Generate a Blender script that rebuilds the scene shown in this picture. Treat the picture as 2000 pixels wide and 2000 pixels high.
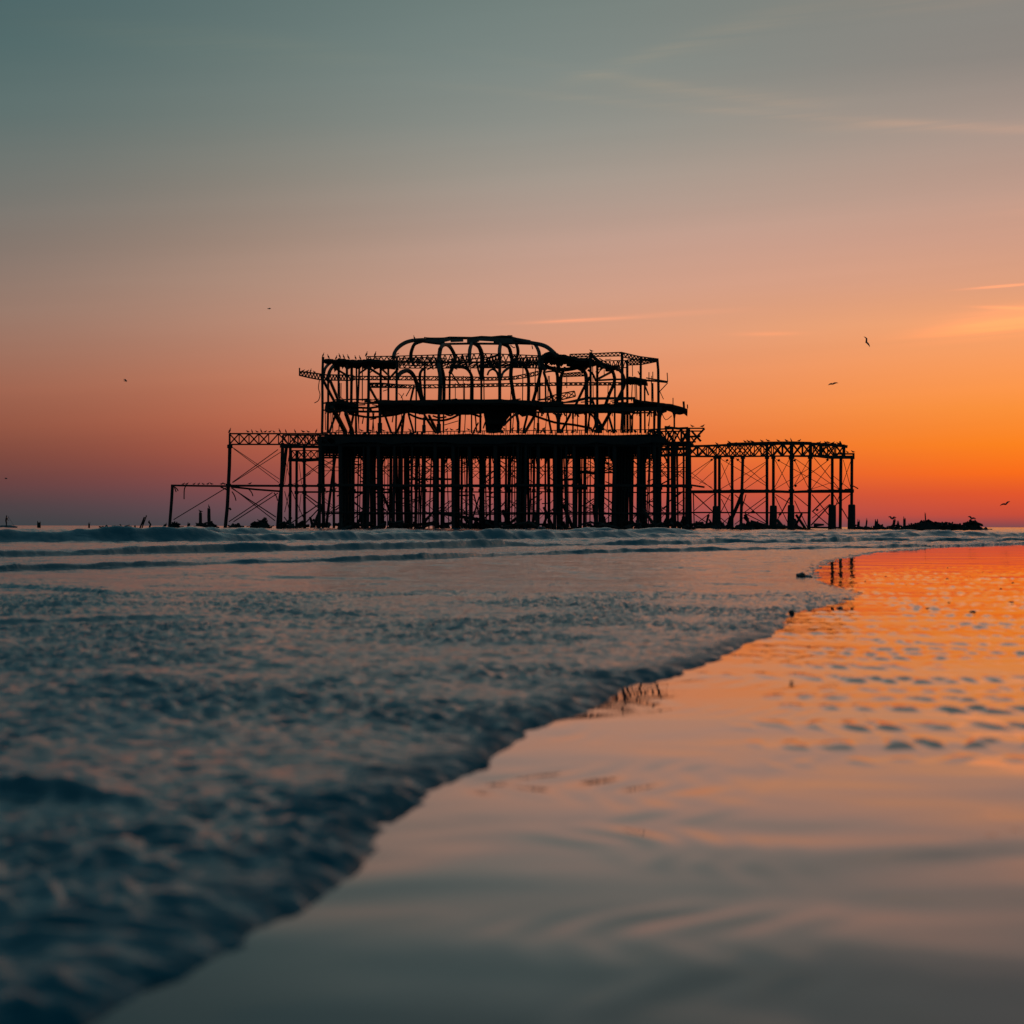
import bpy, math, random
import numpy as np
from mathutils import Vector, Matrix

for o in list(bpy.data.objects):
    bpy.data.objects.remove(o, do_unlink=True)
S = bpy.context.scene
COL = S.collection
rnd = random.Random(7)

# ------------------------------------------------------------------ camera
CAM_H = 0.45
FPX = 50.0 / 24.0 * 2000.0            # focal length in photograph pixels (2000 px wide)
PITCH = math.atan(28.0 / FPX)         # horizon a little under the middle
ROLL = math.radians(0.11)
_f = Vector((0, math.cos(PITCH), math.sin(PITCH)))
_r = Vector((1, 0, 0))
_u = _r.cross(_f)
R_ = _r * math.cos(ROLL) + _u * math.sin(ROLL)
U_ = _u * math.cos(ROLL) - _r * math.sin(ROLL)
cam_data = bpy.data.cameras.new("camera")
cam = bpy.data.objects.new("camera", cam_data)
COL.objects.link(cam)
cam.matrix_world = Matrix(((R_.x, U_.x, -_f.x, 0), (R_.y, U_.y, -_f.y, 0), (R_.z, U_.z, -_f.z, CAM_H), (0, 0, 0, 1)))
cam_data.sensor_width = 24.0
cam_data.sensor_height = 24.0
cam_data.sensor_fit = 'HORIZONTAL'
cam_data.lens = 50.0
cam_data.clip_start = 0.05
cam_data.clip_end = 60000.0
cam_data.dof.use_dof = True
cam_data.dof.focus_distance = 280.0
cam_data.dof.aperture_fstop = 3.4
S.camera = cam
S.render.resolution_x = 1024
S.render.resolution_y = 1024

# ------------------------------------------------------------------ view
S.view_settings.view_transform = 'Standard'
S.view_settings.look = 'None'
S.view_settings.exposure = 0.0
S.view_settings.gamma = 1.0
S.view_settings.use_curve_mapping = False

# ------------------------------------------------------------------ sky
SUN_AZ = math.radians(17.5)           # to the right of the view axis
SUN_EL = math.radians(1.2)


def lin(c):
    out = []
    for v in c:
        v = v / 255.0
        out.append(v / 12.92 if v <= 0.04045 else ((v + 0.055) / 1.055) ** 2.4)
    return (out[0], out[1], out[2], 1.0)


world = bpy.data.worlds.new("World")
S.world = world
world.use_nodes = True
wt = world.node_tree
for n in list(wt.nodes):
    wt.nodes.remove(n)


def N(tree, kind, **kw):
    n = tree.nodes.new(kind)
    for k, v in kw.items():
        setattr(n, k, v)
    return n


def mth(tree, op, a, b=None, c=None, clamp=False):
    n = tree.nodes.new('ShaderNodeMath')
    n.operation = op
    n.use_clamp = clamp
    for i, v in enumerate((a, b, c)):
        if v is None:
            continue
        if isinstance(v, (int, float)):
            n.inputs[i].default_value = v
        else:
            tree.links.new(v, n.inputs[i])
    return n.outputs[0]


def mrange(tree, v, a, b, c=0.0, d=1.0, smooth=False):
    n = tree.nodes.new('ShaderNodeMapRange')
    n.interpolation_type = 'SMOOTHSTEP' if smooth else 'LINEAR'
    n.clamp = True
    tree.links.new(v, n.inputs[0])
    for i, x in enumerate((a, b, c, d)):
        n.inputs[i + 1].default_value = x
    return n.outputs[0]


def mixc(tree, fac, a, b, mode='MIX'):
    n = tree.nodes.new('ShaderNodeMix')
    n.data_type = 'RGBA'
    n.blend_type = mode
    for sock, v in ((n.inputs[0], fac), (n.inputs[6], a), (n.inputs[7], b)):
        if isinstance(v, (int, float)):
            sock.default_value = v
        elif isinstance(v, tuple):
            sock.default_value = v
        else:
            tree.links.new(v, sock)
    return n.outputs[2]


tc = N(wt, 'ShaderNodeTexCoord')
sep = N(wt, 'ShaderNodeSeparateXYZ')
wt.links.new(tc.outputs['Generated'], sep.inputs[0])
wx, wy, wz = sep.outputs
az = mth(wt, 'ARCTAN2', wx, wy)
dl = mth(wt, 'ABSOLUTE', mth(wt, 'SUBTRACT', az, SUN_AZ))
elev = mrange(wt, wz, 0.0, 0.25)


def sky_ramp(stops):
    n = N(wt, 'ShaderNodeValToRGB')
    cr = n.color_ramp
    cr.interpolation = 'LINEAR'
    pts = sorted([((1028 - y) / FPX / 0.25, lin(c)) for y, c in stops])
    while len(cr.elements) < len(pts):
        cr.elements.new(0.5)
    for e, (p, c) in zip(cr.elements, pts):
        e.position = max(0.0, min(1.0, p))
        e.color = c
    wt.links.new(elev, n.inputs[0])
    return n.outputs[0]


sky_right = sky_ramp([(0, (134, 132, 127)), (150, (143, 135, 129)), (280, (172, 150, 139)), (400, (194, 155, 138)), (480, (208, 157, 134)),
                      (560, (224, 160, 126)), (640, (247, 165, 110)), (720, (254, 157, 88)), (800, (255, 147, 56)),
                      (870, (255, 132, 26)), (925, (255, 110, 20)), (965, (232, 86, 40)), (1005, (202, 75, 53)),
                      (1022, (150, 72, 72)), (1028, (128, 74, 78))])
sky_mid = sky_ramp([(0, (113, 130, 126)), (130, (125, 138, 134)), (250, (141, 146, 140)), (350, (162, 154, 144)),
                    (430, (180, 157, 145)), (500, (195, 160, 144)), (580, (206, 159, 138)), (650, (215, 156, 130)),
                    (740, (224, 143, 109)), (820, (225, 124, 86)), (890, (214, 102, 70)), (950, (184, 90, 79)),
                    (1000, (146, 90, 96)), (1028, (104, 82, 90))])
sky_left = sky_ramp([(0, (70, 98, 102)), (130, (79, 105, 106)), (260, (92, 112, 111)), (400, (113, 117, 113)),
                     (520, (131, 118, 110)), (620, (146, 119, 106)), (700, (156, 113, 96)), (770, (156, 100, 81)),
                     (840, (142, 85, 68)), (900, (119, 72, 63)), (950, (98, 66, 66)), (990, (72, 65, 68)),
                     (1028, (58, 65, 68))])
sky_half = sky_ramp([(0, (96, 116, 115)), (130, (104, 121, 118)), (250, (119, 127, 121)), (350, (136, 131, 121)), (430, (151, 134, 121)),
                     (560, (178, 142, 123)), (650, (187, 135, 112)), (740, (190, 120, 92)), (820, (183, 103, 77)), (880, (168, 88, 70)),
                     (930, (144, 77, 72)), (970, (118, 75, 80)), (1000, (100, 75, 82)), (1028, (80, 72, 78))])
sky_back = sky_ramp([(0, (48, 76, 86)), (400, (58, 80, 88)), (700, (72, 80, 88)), (900, (68, 74, 84)), (1028, (52, 62, 72))])
sky_glow = sky_ramp([(0, (126, 132, 127)), (150, (136, 138, 132)), (280, (158, 150, 140)), (400, (184, 158, 144)), (480, (203, 160, 142)),
                     (560, (215, 160, 135)), (640, (229, 160, 121)), (720, (238, 151, 101)), (800, (242, 140, 77)), (870, (240, 122, 52)),
                     (925, (228, 100, 52)), (965, (204, 87, 62)), (1005, (174, 80, 76)), (1028, (118, 78, 84))])
knot = mth(wt, 'MINIMUM', mth(wt, 'DIVIDE', mth(wt, 'SUBTRACT', dl, 0.07), 0.118), 5.2)


def bspline(i):
    x = mth(wt, 'ABSOLUTE', mth(wt, 'SUBTRACT', knot, float(i)))
    a = mth(wt, 'POWER', mth(wt, 'MAXIMUM', mth(wt, 'SUBTRACT', 2.0, x), 0.0), 3.0)
    b = mth(wt, 'POWER', mth(wt, 'MAXIMUM', mth(wt, 'SUBTRACT', 1.0, x), 0.0), 3.0)
    return mth(wt, 'DIVIDE', mth(wt, 'SUBTRACT', a, mth(wt, 'MULTIPLY', b, 4.0)), 6.0)


acc = None
for colr, idx in ((sky_right, (-3, -2, -1, 0)), (sky_glow, (1,)), (sky_mid, (2,)), (sky_half, (3,)), (sky_left, (4, 5, 6, 7))):
    w_ = None
    for i in idx:
        v = bspline(i)
        w_ = v if w_ is None else mth(wt, 'ADD', w_, v)
    sc_ = N(wt, 'ShaderNodeVectorMath', operation='SCALE')
    wt.links.new(colr, sc_.inputs[0])
    wt.links.new(w_, sc_.inputs['Scale'])
    if acc is None:
        acc = sc_.outputs[0]
    else:
        ad = N(wt, 'ShaderNodeVectorMath', operation='ADD')
        wt.links.new(acc, ad.inputs[0])
        wt.links.new(sc_.outputs[0], ad.inputs[1])
        acc = ad.outputs[0]
c2 = acc
c3 = mixc(wt, mrange(wt, dl, 0.541, 1.9), c2, sky_back)
zen = mixc(wt, mrange(wt, dl, 0.2, 2.2), lin((70, 102, 110)), lin((46, 78, 90)))
c4 = mixc(wt, mrange(wt, wz, 0.20, 0.80, smooth=True), c3, zen)

# thin cirrus streaks lit from below
comb = N(wt, 'ShaderNodeCombineXYZ')
wt.links.new(mth(wt, 'MULTIPLY', az, 4.0), comb.inputs[0])
wt.links.new(mth(wt, 'MULTIPLY', mth(wt, 'ADD', wz, mth(wt, 'MULTIPLY', az, -0.07)), 170.0), comb.inputs[1])
ns = N(wt, 'ShaderNodeTexNoise')
ns.inputs['Scale'].default_value = 1.0
ns.inputs['Detail'].default_value = 5.0
ns.inputs['Roughness'].default_value = 0.6
wt.links.new(comb.outputs[0], ns.inputs['Vector'])
wisp_noise = mrange(wt, ns.outputs[0], 0.32, 0.72)


def streak(px, py, length, thick, slope, amt):
    a0 = math.atan((px - 1000) / FPX)
    z0 = (1028 - py) / FPX
    da = mth(wt, 'SUBTRACT', az, a0)
    e1 = mth(wt, 'POWER', mth(wt, 'DIVIDE', da, length / FPX), 2.0)
    dz = mth(wt, 'SUBTRACT', mth(wt, 'SUBTRACT', wz, z0), mth(wt, 'MULTIPLY', da, slope))
    e2 = mth(wt, 'POWER', mth(wt, 'DIVIDE', dz, thick / FPX), 2.0)
    g = mth(wt, 'EXPONENT', mth(wt, 'MULTIPLY', mth(wt, 'ADD', e1, e2), -1.0))
    return mth(wt, 'MULTIPLY', g, amt * 2.3)


tot = None
for args in ((1125, 627, 95, 3.2, 0.045, 0.95), (1290, 616, 130, 5, 0.05, 0.16), (1960, 571, 60, 2.2, 0.06, 0.9),
             (1965, 612, 55, 3, -0.05, 0.5), (1930, 650, 120, 13, 0.10, 0.75), (2060, 628, 140, 20, 0.06, 0.7),
             (1500, 655, 60, 4, 0.0, 0.16), (1560, 246, 520, 8, -0.09, 0.22), (1960, 277, 360, 11, -0.03, 0.20), (1330, 190, 320, 10, -0.16, 0.14),
             (1420, 205, 180, 16, -0.08, 0.22), (1250, 135, 130, 14, 0.3, 0.20), (1450, 85, 160, 22, 0.25, 0.16),
             (250, 110, 230, 26, -0.12, 0.10), (560, 120, 200, 22, -0.10, 0.12), (1850, 45, 200, 26, 0.05, 0.16),
             (2400, 420, 300, 40, 0.05, 0.30), (-500, 300, 300, 40, -0.05, 0.12)):
    g = streak(*args)
    tot = g if tot is None else mth(wt, 'ADD', tot, g)
wisp = mth(wt, 'MULTIPLY', tot, wisp_noise, clamp=True)
# soft, very low contrast veil everywhere
ns2 = N(wt, 'ShaderNodeTexNoise')
ns2.inputs['Scale'].default_value = 0.35
ns2.inputs['Detail'].default_value = 4.0
wt.links.new(comb.outputs[0], ns2.inputs['Vector'])
veil = mrange(wt, ns2.outputs[0], 0.3, 0.7, 0.978, 1.022)
c5 = mixc(wt, wisp, c4, mixc(wt, 1.0, c4, (1.55, 1.22, 1.02, 1.0), 'MULTIPLY'))
vm = N(wt, 'ShaderNodeVectorMath', operation='SCALE')
wt.links.new(c5, vm.inputs[0])
wt.links.new(veil, vm.inputs['Scale'])

bg1 = N(wt, 'ShaderNodeBackground')
wt.links.new(vm.outputs[0], bg1.inputs[0])
bg1.inputs[1].default_value = 0.98
sky = N(wt, 'ShaderNodeTexSky')
sky.sky_type = 'NISHITA'
sky.sun_disc = False
sky.sun_elevation = SUN_EL
sky.sun_rotation = SUN_AZ
sky.altitude = 0
sky.dust_density = 3.0
bg2 = N(wt, 'ShaderNodeBackground')
wt.links.new(sky.outputs[0], bg2.inputs[0])
bg2.inputs[1].default_value = 0.001
addsh = N(wt, 'ShaderNodeAddShader')
wt.links.new(bg1.outputs[0], addsh.inputs[0])
wt.links.new(bg2.outputs[0], addsh.inputs[1])
wo = N(wt, 'ShaderNodeOutputWorld')
wt.links.new(addsh.outputs[0], wo.inputs[0])

# ------------------------------------------------------------------ sun, low behind the right-hand edge
sun_d = bpy.data.lights.new("sun", 'SUN')
sun_d.energy = 0.12
sun_d.angle = math.radians(0.6)
sun_d.color = (1.0, 0.36, 0.10)
sun = bpy.data.objects.new("sun", sun_d)
COL.objects.link(sun)
to_sun = Vector((math.sin(SUN_AZ) * math.cos(SUN_EL), math.cos(SUN_AZ) * math.cos(SUN_EL), math.sin(SUN_EL)))
sun.rotation_euler = (-to_sun).to_track_quat('-Z', 'Y').to_euler()
sun.location = (60, 150, 40)


# ------------------------------------------------------------------ pixel -> place
def P(x, y, Y):
    """a point of the place at forward distance Y, seen at photograph pixel x, y"""
    d = _f * FPX + R_ * (x - 1000.0) - U_ * (y - 1000.0)
    t = Y / d.y
    return Vector((d.x * t, Y, CAM_H + d.z * t))


def G(x, y, z=0.0):
    """the point of the beach (height z) seen at photograph pixel x, y"""
    d = _f * FPX + R_ * (x - 1000.0) - U_ * (y - 1000.0)
    t = (z - CAM_H) / d.z
    return Vector((d.x * t, d.y * t, z))


# ------------------------------------------------------------------ materials
def new_mat(name):
    m = bpy.data.materials.new(name)
    m.use_nodes = True
    t = m.node_tree
    b = t.nodes['Principled BSDF']
    return m, t, b


def noise_mat(name, ca, cb, scale, rough=0.8, bump=0.0, detail=6.0, metallic=0.0):
    m, t, b = new_mat(name)
    co = N(t, 'ShaderNodeTexCoord')
    n = N(t, 'ShaderNodeTexNoise')
    n.inputs['Scale'].default_value = scale
    n.inputs['Detail'].default_value = detail
    t.links.new(co.outputs['Object'], n.inputs['Vector'])
    f = mrange(t, n.outputs[0], 0.35, 0.65)
    t.links.new(mixc(t, f, ca + (1.0,), cb + (1.0,)), b.inputs['Base Color'])
    b.inputs['Roughness'].default_value = rough
    b.inputs['Metallic'].default_value = metallic
    if bump:
        bp = N(t, 'ShaderNodeBump')
        bp.inputs['Strength'].default_value = bump
        bp.inputs['Distance'].default_value = 0.05
        t.links.new(n.outputs[0], bp.inputs['Height'])
        t.links.new(bp.outputs[0], b.inputs['Normal'])
    return m


M_IRON = noise_mat("rusted_iron", (0.020, 0.022, 0.022), (0.050, 0.032, 0.022), 1.7, 0.85, 0.5)
M_IRON2 = noise_mat("blackened_iron", (0.016, 0.020, 0.021), (0.036, 0.028, 0.022), 1.1, 0.9, 0.5)
M_WOOD = noise_mat("charred_timber", (0.015, 0.014, 0.013), (0.045, 0.036, 0.028), 2.3, 0.9, 0.5)
M_WEED = noise_mat("mussel_crust", (0.010, 0.013, 0.012), (0.030, 0.032, 0.024), 4.0, 0.75, 0.8)
M_BIRD = noise_mat("dark_plumage", (0.020, 0.020, 0.022), (0.045, 0.042, 0.040), 9.0, 0.7)
M_GULL = noise_mat("grey_plumage", (0.06, 0.06, 0.065), (0.16, 0.15, 0.15), 7.0, 0.7)
M_SUIT = noise_mat("black_wetsuit", (0.012, 0.013, 0.015), (0.022, 0.023, 0.026), 6.0, 0.6)
M_SKIN = noise_mat("skin", (0.30, 0.18, 0.13), (0.36, 0.22, 0.16), 6.0, 0.6)
M_BOARD = noise_mat("board_shell", (0.20, 0.22, 0.24), (0.28, 0.29, 0.30), 2.0, 0.35)
M_STONE = noise_mat("wet_pebble", (0.015, 0.015, 0.016), (0.05, 0.045, 0.04), 30.0, 0.10)
M_ROCK = noise_mat("dark_rock", (0.012, 0.014, 0.015), (0.04, 0.04, 0.038), 5.0, 0.6, 0.6)
M_FROTH = noise_mat("froth", (0.25, 0.26, 0.27), (0.55, 0.55, 0.56), 60.0, 0.7, 0.5)

# ------------------------------------------------------------------ noise
_rng = np.random.RandomState(11)
_ang = _rng.rand(1024) * 2 * np.pi
_gx, _gy = np.cos(_ang), np.sin(_ang)


def perlin(x, y, seed=0):
    xi = np.floor(x).astype(np.int64)
    yi = np.floor(y).astype(np.int64)
    xf, yf = x - xi, y - yi
    u = xf * xf * xf * (xf * (xf * 6 - 15) + 10)
    v = yf * yf * yf * (yf * (yf * 6 - 15) + 10)

    def g(ix, iy, fx, fy):
        h = (ix * 374761393 + iy * 668265263 + seed * 974634777) & 0xffffffff
        h = ((h ^ (h >> 13)) * 1274126177) & 0xffffffff
        h = (h ^ (h >> 16)) & 1023
        return _gx[h] * fx + _gy[h] * fy
    a = g(xi, yi, xf, yf)
    b = g(xi + 1, yi, xf - 1, yf)
    c = g(xi, yi + 1, xf, yf - 1)
    d = g(xi + 1, yi + 1, xf - 1, yf - 1)
    return ((a + (b - a) * u) * (1 - v) + (c + (d - c) * u) * v) * 1.5


def sstep(x, a, b):
    t = np.clip((x - a) / (b - a), 0, 1)
    return t * t * (3 - 2 * t)


# ------------------------------------------------------------------ the edge of the swash on the beach
EDGE_PX = [(155, 2000), (336, 1911), (518, 1813), (637, 1745), (699, 1699), (725, 1631), (745, 1603), (807, 1564),
           (838, 1528), (875, 1522), (932, 1497), (1000, 1457), (1026, 1430), (1098, 1404), (1171, 1378), (1202, 1357),
           (1228, 1334), (1331, 1317), (1345, 1309), (1398, 1292), (1415, 1281), (1461, 1254), (1507, 1243), (1528, 1223),
           (1533, 1207), (1548, 1196), (1621, 1181), (1690, 1161), (1637, 1149), (1597, 1136), (1588, 1114), (1616, 1096),
           (1700, 1079), (1828, 1068), (2000, 1062)]
edge = [(-6.0, -1.5), (-2.2, 0.6), (-0.9, 1.45)] + [tuple(G(x, y)[:2]) for x, y in EDGE_PX] + [(40, 118), (140, 300), (900, 1500), (9000, 14000)]
edge = np.array(edge)


def shore(X, Y):
    """signed distance to the swash edge, positive in the water"""
    best = np.full(X.shape, 1e18)
    sgn = np.ones(X.shape)
    for (x0, y0), (x1, y1) in zip(edge[:-1], edge[1:]):
        dx, dy = x1 - x0, y1 - y0
        L2 = dx * dx + dy * dy
        t = np.clip(((X - x0) * dx + (Y - y0) * dy) / L2, 0, 1)
        ex, ey = X - (x0 + t * dx), Y - (y0 + t * dy)
        d2 = ex * ex + ey * ey
        cr = dx * (Y - y0) - dy * (X - x0)
        m = d2 < best
        best = np.where(m, d2, best)
        sgn = np.where(m, np.where(cr >= 0, 1.0, -1.0), sgn)
    return np.sqrt(best) * sgn


def polar(angs, rads, full=False):
    A, Rr = np.meshgrid(angs, rads)
    X, Y = Rr * np.sin(A), Rr * np.cos(A)
    nr, na = A.shape
    i = np.arange(nr * na).reshape(nr, na)
    if full:
        j = np.concatenate([i, i[:, :1]], 1)
    else:
        j = i
    f = np.stack([j[:-1, :-1], j[:-1, 1:], j[1:, 1:], j[1:, :-1]], -1).reshape(-1, 4)[:, ::-1]
    return X.ravel(), Y.ravel(), f


def grid_mesh(name, X, Y, Z, F, mat, attrs=()):
    used = np.zeros(len(X), bool)
    used[F.ravel()] = True
    remap = np.cumsum(used) - 1
    F = remap[F]
    co = np.stack([X[used], Y[used], Z[used]], 1).astype(np.float32)
    me = bpy.data.meshes.new(name)
    me.vertices.add(len(co))
    me.vertices.foreach_set('co', co.ravel())
    me.loops.add(F.size)
    me.loops.foreach_set('vertex_index', F.ravel().astype(np.int32))
    me.polygons.add(len(F))
    me.polygons.foreach_set('loop_start', np.arange(0, F.size, 4, dtype=np.int32))
    me.polygons.foreach_set('use_smooth', np.ones(len(F), bool))
    for an, av in attrs:
        at = me.attributes.new(an, 'FLOAT', 'POINT')
        at.data.foreach_set('value', av[used].astype(np.float32))
    me.update(calc_edges=True)
    me.materials.append(mat)
    ob = bpy.data.objects.new(name, me)
    COL.objects.link(ob)
    return ob


D2R = math.pi / 180

# ------------------------------------------------------------------ wet sand
m_sand, t, b = new_mat("wet_sand")
co = N(t, 'ShaderNodeTexCoord')
n1 = N(t, 'ShaderNodeTexNoise')
n1.inputs['Scale'].default_value = 3.0
n1.inputs['Detail'].default_value = 8.0
t.links.new(co.outputs['Object'], n1.inputs['Vector'])
t.links.new(mixc(t, mrange(t, n1.outputs[0], 0.35, 0.65), (0.005, 0.050, 0.082, 1), (0.009, 0.058, 0.090, 1)), b.inputs['Base Color'])
b.inputs['IOR'].default_value = 1.6
sp = N(t, 'ShaderNodeSeparateXYZ')
t.links.new(co.outputs['Object'], sp.inputs[0])
nw = N(t, 'ShaderNodeTexNoise')
nw.inputs['Scale'].default_value = 2.2
t.links.new(co.outputs['Object'], nw.inputs['Vector'])
# darker foreground painted in: reflection weakened towards the near sand, in patches
refl_fade = mth(t, 'ADD', sp.outputs[1], mth(t, 'MULTIPLY', mth(t, 'SUBTRACT', nw.outputs[0], 0.5), 1.6))
t.links.new(mrange(t, refl_fade, 1.6, 3.8, 0.04, 0.5), b.inputs['Specular IOR Level'])
b.inputs['Roughness'].default_value = 0.03
mp = N(t, 'ShaderNodeMapping')
mp.inputs['Scale'].default_value = (1.0, 0.45, 1.0)
t.links.new(co.outputs['Object'], mp.inputs[0])
n2 = N(t, 'ShaderNodeTexNoise')
n2.inputs['Scale'].default_value = 7.0
n2.inputs['Detail'].default_value = 3.0
t.links.new(mp.outputs[0], n2.inputs['Vector'])
bp = N(t, 'ShaderNodeBump')
bp.inputs['Strength'].default_value = 0.38
bp.inputs['Distance'].default_value = 0.0012
t.links.new(n2.outputs[0], bp.inputs['Height'])
t.links.new(bp.outputs[0], b.inputs['Normal'])

angs = np.concatenate([np.linspace(-17, 17, 520), np.linspace(17, 343, 90)[1:-1]]) * D2R
rads = np.concatenate([[0.02, 0.3, 0.6], np.geomspace(0.9, 45, 760), np.geomspace(45, 20000, 60)[1:]])
X, Y, F = polar(angs, rads, full=True)
s = shore(X, Y)
near = sstep(-np.hypot(X, Y), -60, -25)
Z = np.zeros_like(X)
# broad shallow undulation of the film
fore = 1 - sstep(Y, 2.6, 5.5)
Z += near * (0.0006 + 0.0024 * fore) * perlin(X / 0.42 + 0.5 * perlin(X / .6, Y / .5, 9), Y / 0.40 + 0.4 * perlin(X / .4, Y / .6, 10), 1)
Z += near * 0.0030 * perlin(X / 1.3, Y / 1.1, 2)
Z += near * (0.0002 + 0.0002 * fore) * perlin(X / 0.17 + 0.4 * perlin(X / .3, Y / .3, 11), Y / 0.17, 12)
# ripple field to the right: broken rows of small humps
mask = sstep(X - (0.28 + 0.17 * (Y - 5.0)) + 0.35 * perlin(X / 0.7, Y / 0.9, 3), 0.0, 0.55) * sstep(Y, 3.9, 4.6) * (1 - sstep(Y, 17, 30))
rows = np.sin(2 * np.pi * (Y / 0.40 + 0.75 * perlin(X / 0.9, Y / 1.1, 4) + X * 0.12))
rows = (0.12 + 0.88 * sstep(rows, -0.25, 0.8)) * sstep(perlin(X / 0.8, Y / 0.6, 5) + 0.60, 0.0, 0.5)
xw = X + 0.03 * perlin(X / 0.2, Y / 0.25, 14)
hump = sstep(0.55 * np.sin(2 * np.pi * (xw / 0.095 + 0.5 * perlin(X / 0.25, Y / 0.22, 16))) + 0.8 * perlin(xw / 0.07, Y / 0.13, 6) + 0.3 * perlin(xw / 0.04, Y / 0.07, 15), -0.30, 0.75)
Z += mask * rows * (0.0008 + 0.0072 * hump * np.maximum(0.15, 0.8 + 0.9 * perlin(X / 0.35, Y / 0.5, 7)))
# small drainage ripples beside the swash
edge_band = sstep(-s, 0.02, 0.12) * (1 - sstep(-s, 0.35, 0.8)) * near
Z += edge_band * sstep(perlin(X / 0.5, Y / 0.5, 13), 0.0, 0.5) * 0.0006 * np.sin(2 * np.pi * (s / 0.10 + 0.9 * perlin(X / 0.3, Y / 0.3, 8)))
Z -= np.minimum(0.03 * np.maximum(s - 0.4, 0), 3.0)
sand = grid_mesh("beach_sand", X, Y, Z, F, m_sand)
sand["kind"] = "structure"

# ------------------------------------------------------------------ sea
m_sea, t, b = new_mat("sea_water")
co = N(t, 'ShaderNodeTexCoord')
at = N(t, 'ShaderNodeAttribute')
at.attribute_name = 'foam'
na = N(t, 'ShaderNodeTexNoise')
na.inputs['Scale'].default_value = 9.0
na.inputs['Detail'].default_value = 7.0
na.inputs['Roughness'].default_value = 0.65
mpf = N(t, 'ShaderNodeMapping')
mpf.inputs['Scale'].default_value = (0.6, 1.0, 1.0)
t.links.new(co.outputs['Object'], mpf.inputs[0])
t.links.new(mpf.outputs[0], na.inputs['Vector'])
foam = mth(t, 'MULTIPLY', at.outputs['Fac'], mrange(t, na.outputs[0], 0.36, 0.62), clamp=True)
t.links.new(mixc(t, foam, (0.008, 0.120, 0.168, 1), (0.36, 0.48, 0.53, 1)), b.inputs['Base Color'])
rgh = mrange(t, foam, 0, 1, 0.12, 0.55)
b.inputs['IOR'].default_value = 1.333
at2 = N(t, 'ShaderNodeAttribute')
at2.attribute_name = 'toe'          # matt lip of the swash, its sky reflection cut to paint a dark front
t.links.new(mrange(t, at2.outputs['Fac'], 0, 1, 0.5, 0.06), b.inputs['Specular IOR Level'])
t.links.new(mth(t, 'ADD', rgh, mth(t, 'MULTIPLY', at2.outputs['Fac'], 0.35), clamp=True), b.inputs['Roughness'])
nb = N(t, 'ShaderNodeTexNoise')
nb.inputs['Scale'].default_value = 22.0
nb.inputs['Detail'].default_value = 4.0
t.links.new(mpf.outputs[0], nb.inputs['Vector'])
nc = N(t, 'ShaderNodeTexNoise')
nc.inputs['Scale'].default_value = 2.6
nc.inputs['Detail'].default_value = 5.0
t.links.new(mpf.outputs[0], nc.inputs['Vector'])
hsum = mth(t, 'ADD', mth(t, 'MULTIPLY', nb.outputs[0], 0.0100), mth(t, 'MULTIPLY', nc.outputs[0], 0.034))
bp = N(t, 'ShaderNodeBump')
bp.inputs['Strength'].default_value = 0.8
bp.inputs['Distance'].default_value = 1.0
t.links.new(hsum, bp.inputs['Height'])
t.links.new(bp.outputs[0], b.inputs['Normal'])

angs = np.concatenate([np.linspace(-80, -17.5, 60), np.linspace(-17.3, 17.3, 760), np.linspace(17.5, 80, 60)]) * D2R


def bore_line(px, wob, seed):
    """distance of a breaking line, as a function of the sideways position, through photograph pixels"""
    pts = np.array([G(x, y)[:2] for x, y in px])
    pts = np.vstack([pts[0] + (pts[0] - pts[1]) * 3.0, pts, pts[-1] + (pts[-1] - pts[-2]) * 6.0])
    sc = float(np.mean(pts[:, 1])) / 25.0

    def f(X):
        return np.interp(X, pts[:, 0], pts[:, 1]) + wob * sc * (perlin(X / (0.9 * sc), X * 0 + seed, seed) + 0.45 * perlin(X / (0.3 * sc), X * 0 + seed, seed + 1))
    return f, sc


L1 = bore_line([(0, 1118), (181, 1112), (362, 1106), (435, 1103), (700, 1098), (827, 1094), (990, 1087), (1117, 1083), (1243, 1080), (1400, 1077)], 0.25, 51)
L2 = bore_line([(0, 1089), (290, 1082), (435, 1079), (700, 1075), (1026, 1068), (1243, 1066), (1400, 1063), (1555, 1062), (1710, 1059), (2000, 1058)], 0.25, 56)
L3 = bore_line([(0, 1059.5), (435, 1058), (900, 1055), (1400, 1052), (1900, 1050)], 0.22, 61)
L4 = bore_line([(0, 1047), (400, 1046), (800, 1045), (1200, 1045), (1600, 1045), (2000, 1046)], 0.25, 66)
# the sheet's rows follow the breaking lines so that their steep fronts stay clean
hits = []
for (fn, sc), (lo_, hi_) in zip((L1, L2, L3, L4), ((12, 60), (24, 90), (44, 130), (75, 220))):
    r = np.full(angs.shape, (lo_ + hi_) / 2.0)
    for _ in range(60):
        r = 0.6 * r + 0.4 * np.clip(fn(r * np.sin(angs)) / np.cos(angs), lo_, hi_ / np.cos(angs))
    hits.append(r)
for k in range(1, 4):
    hits[k] = np.maximum(hits[k], hits[k - 1] * 1.15 + 2.0)
kn, tv = [], []


def seg(n, a, b_, geo=True):
    u = np.arange(n) / n
    for q in u:
        kn.append(a * (b_ / a) ** q if geo else a + (b_ - a) * q)


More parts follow.
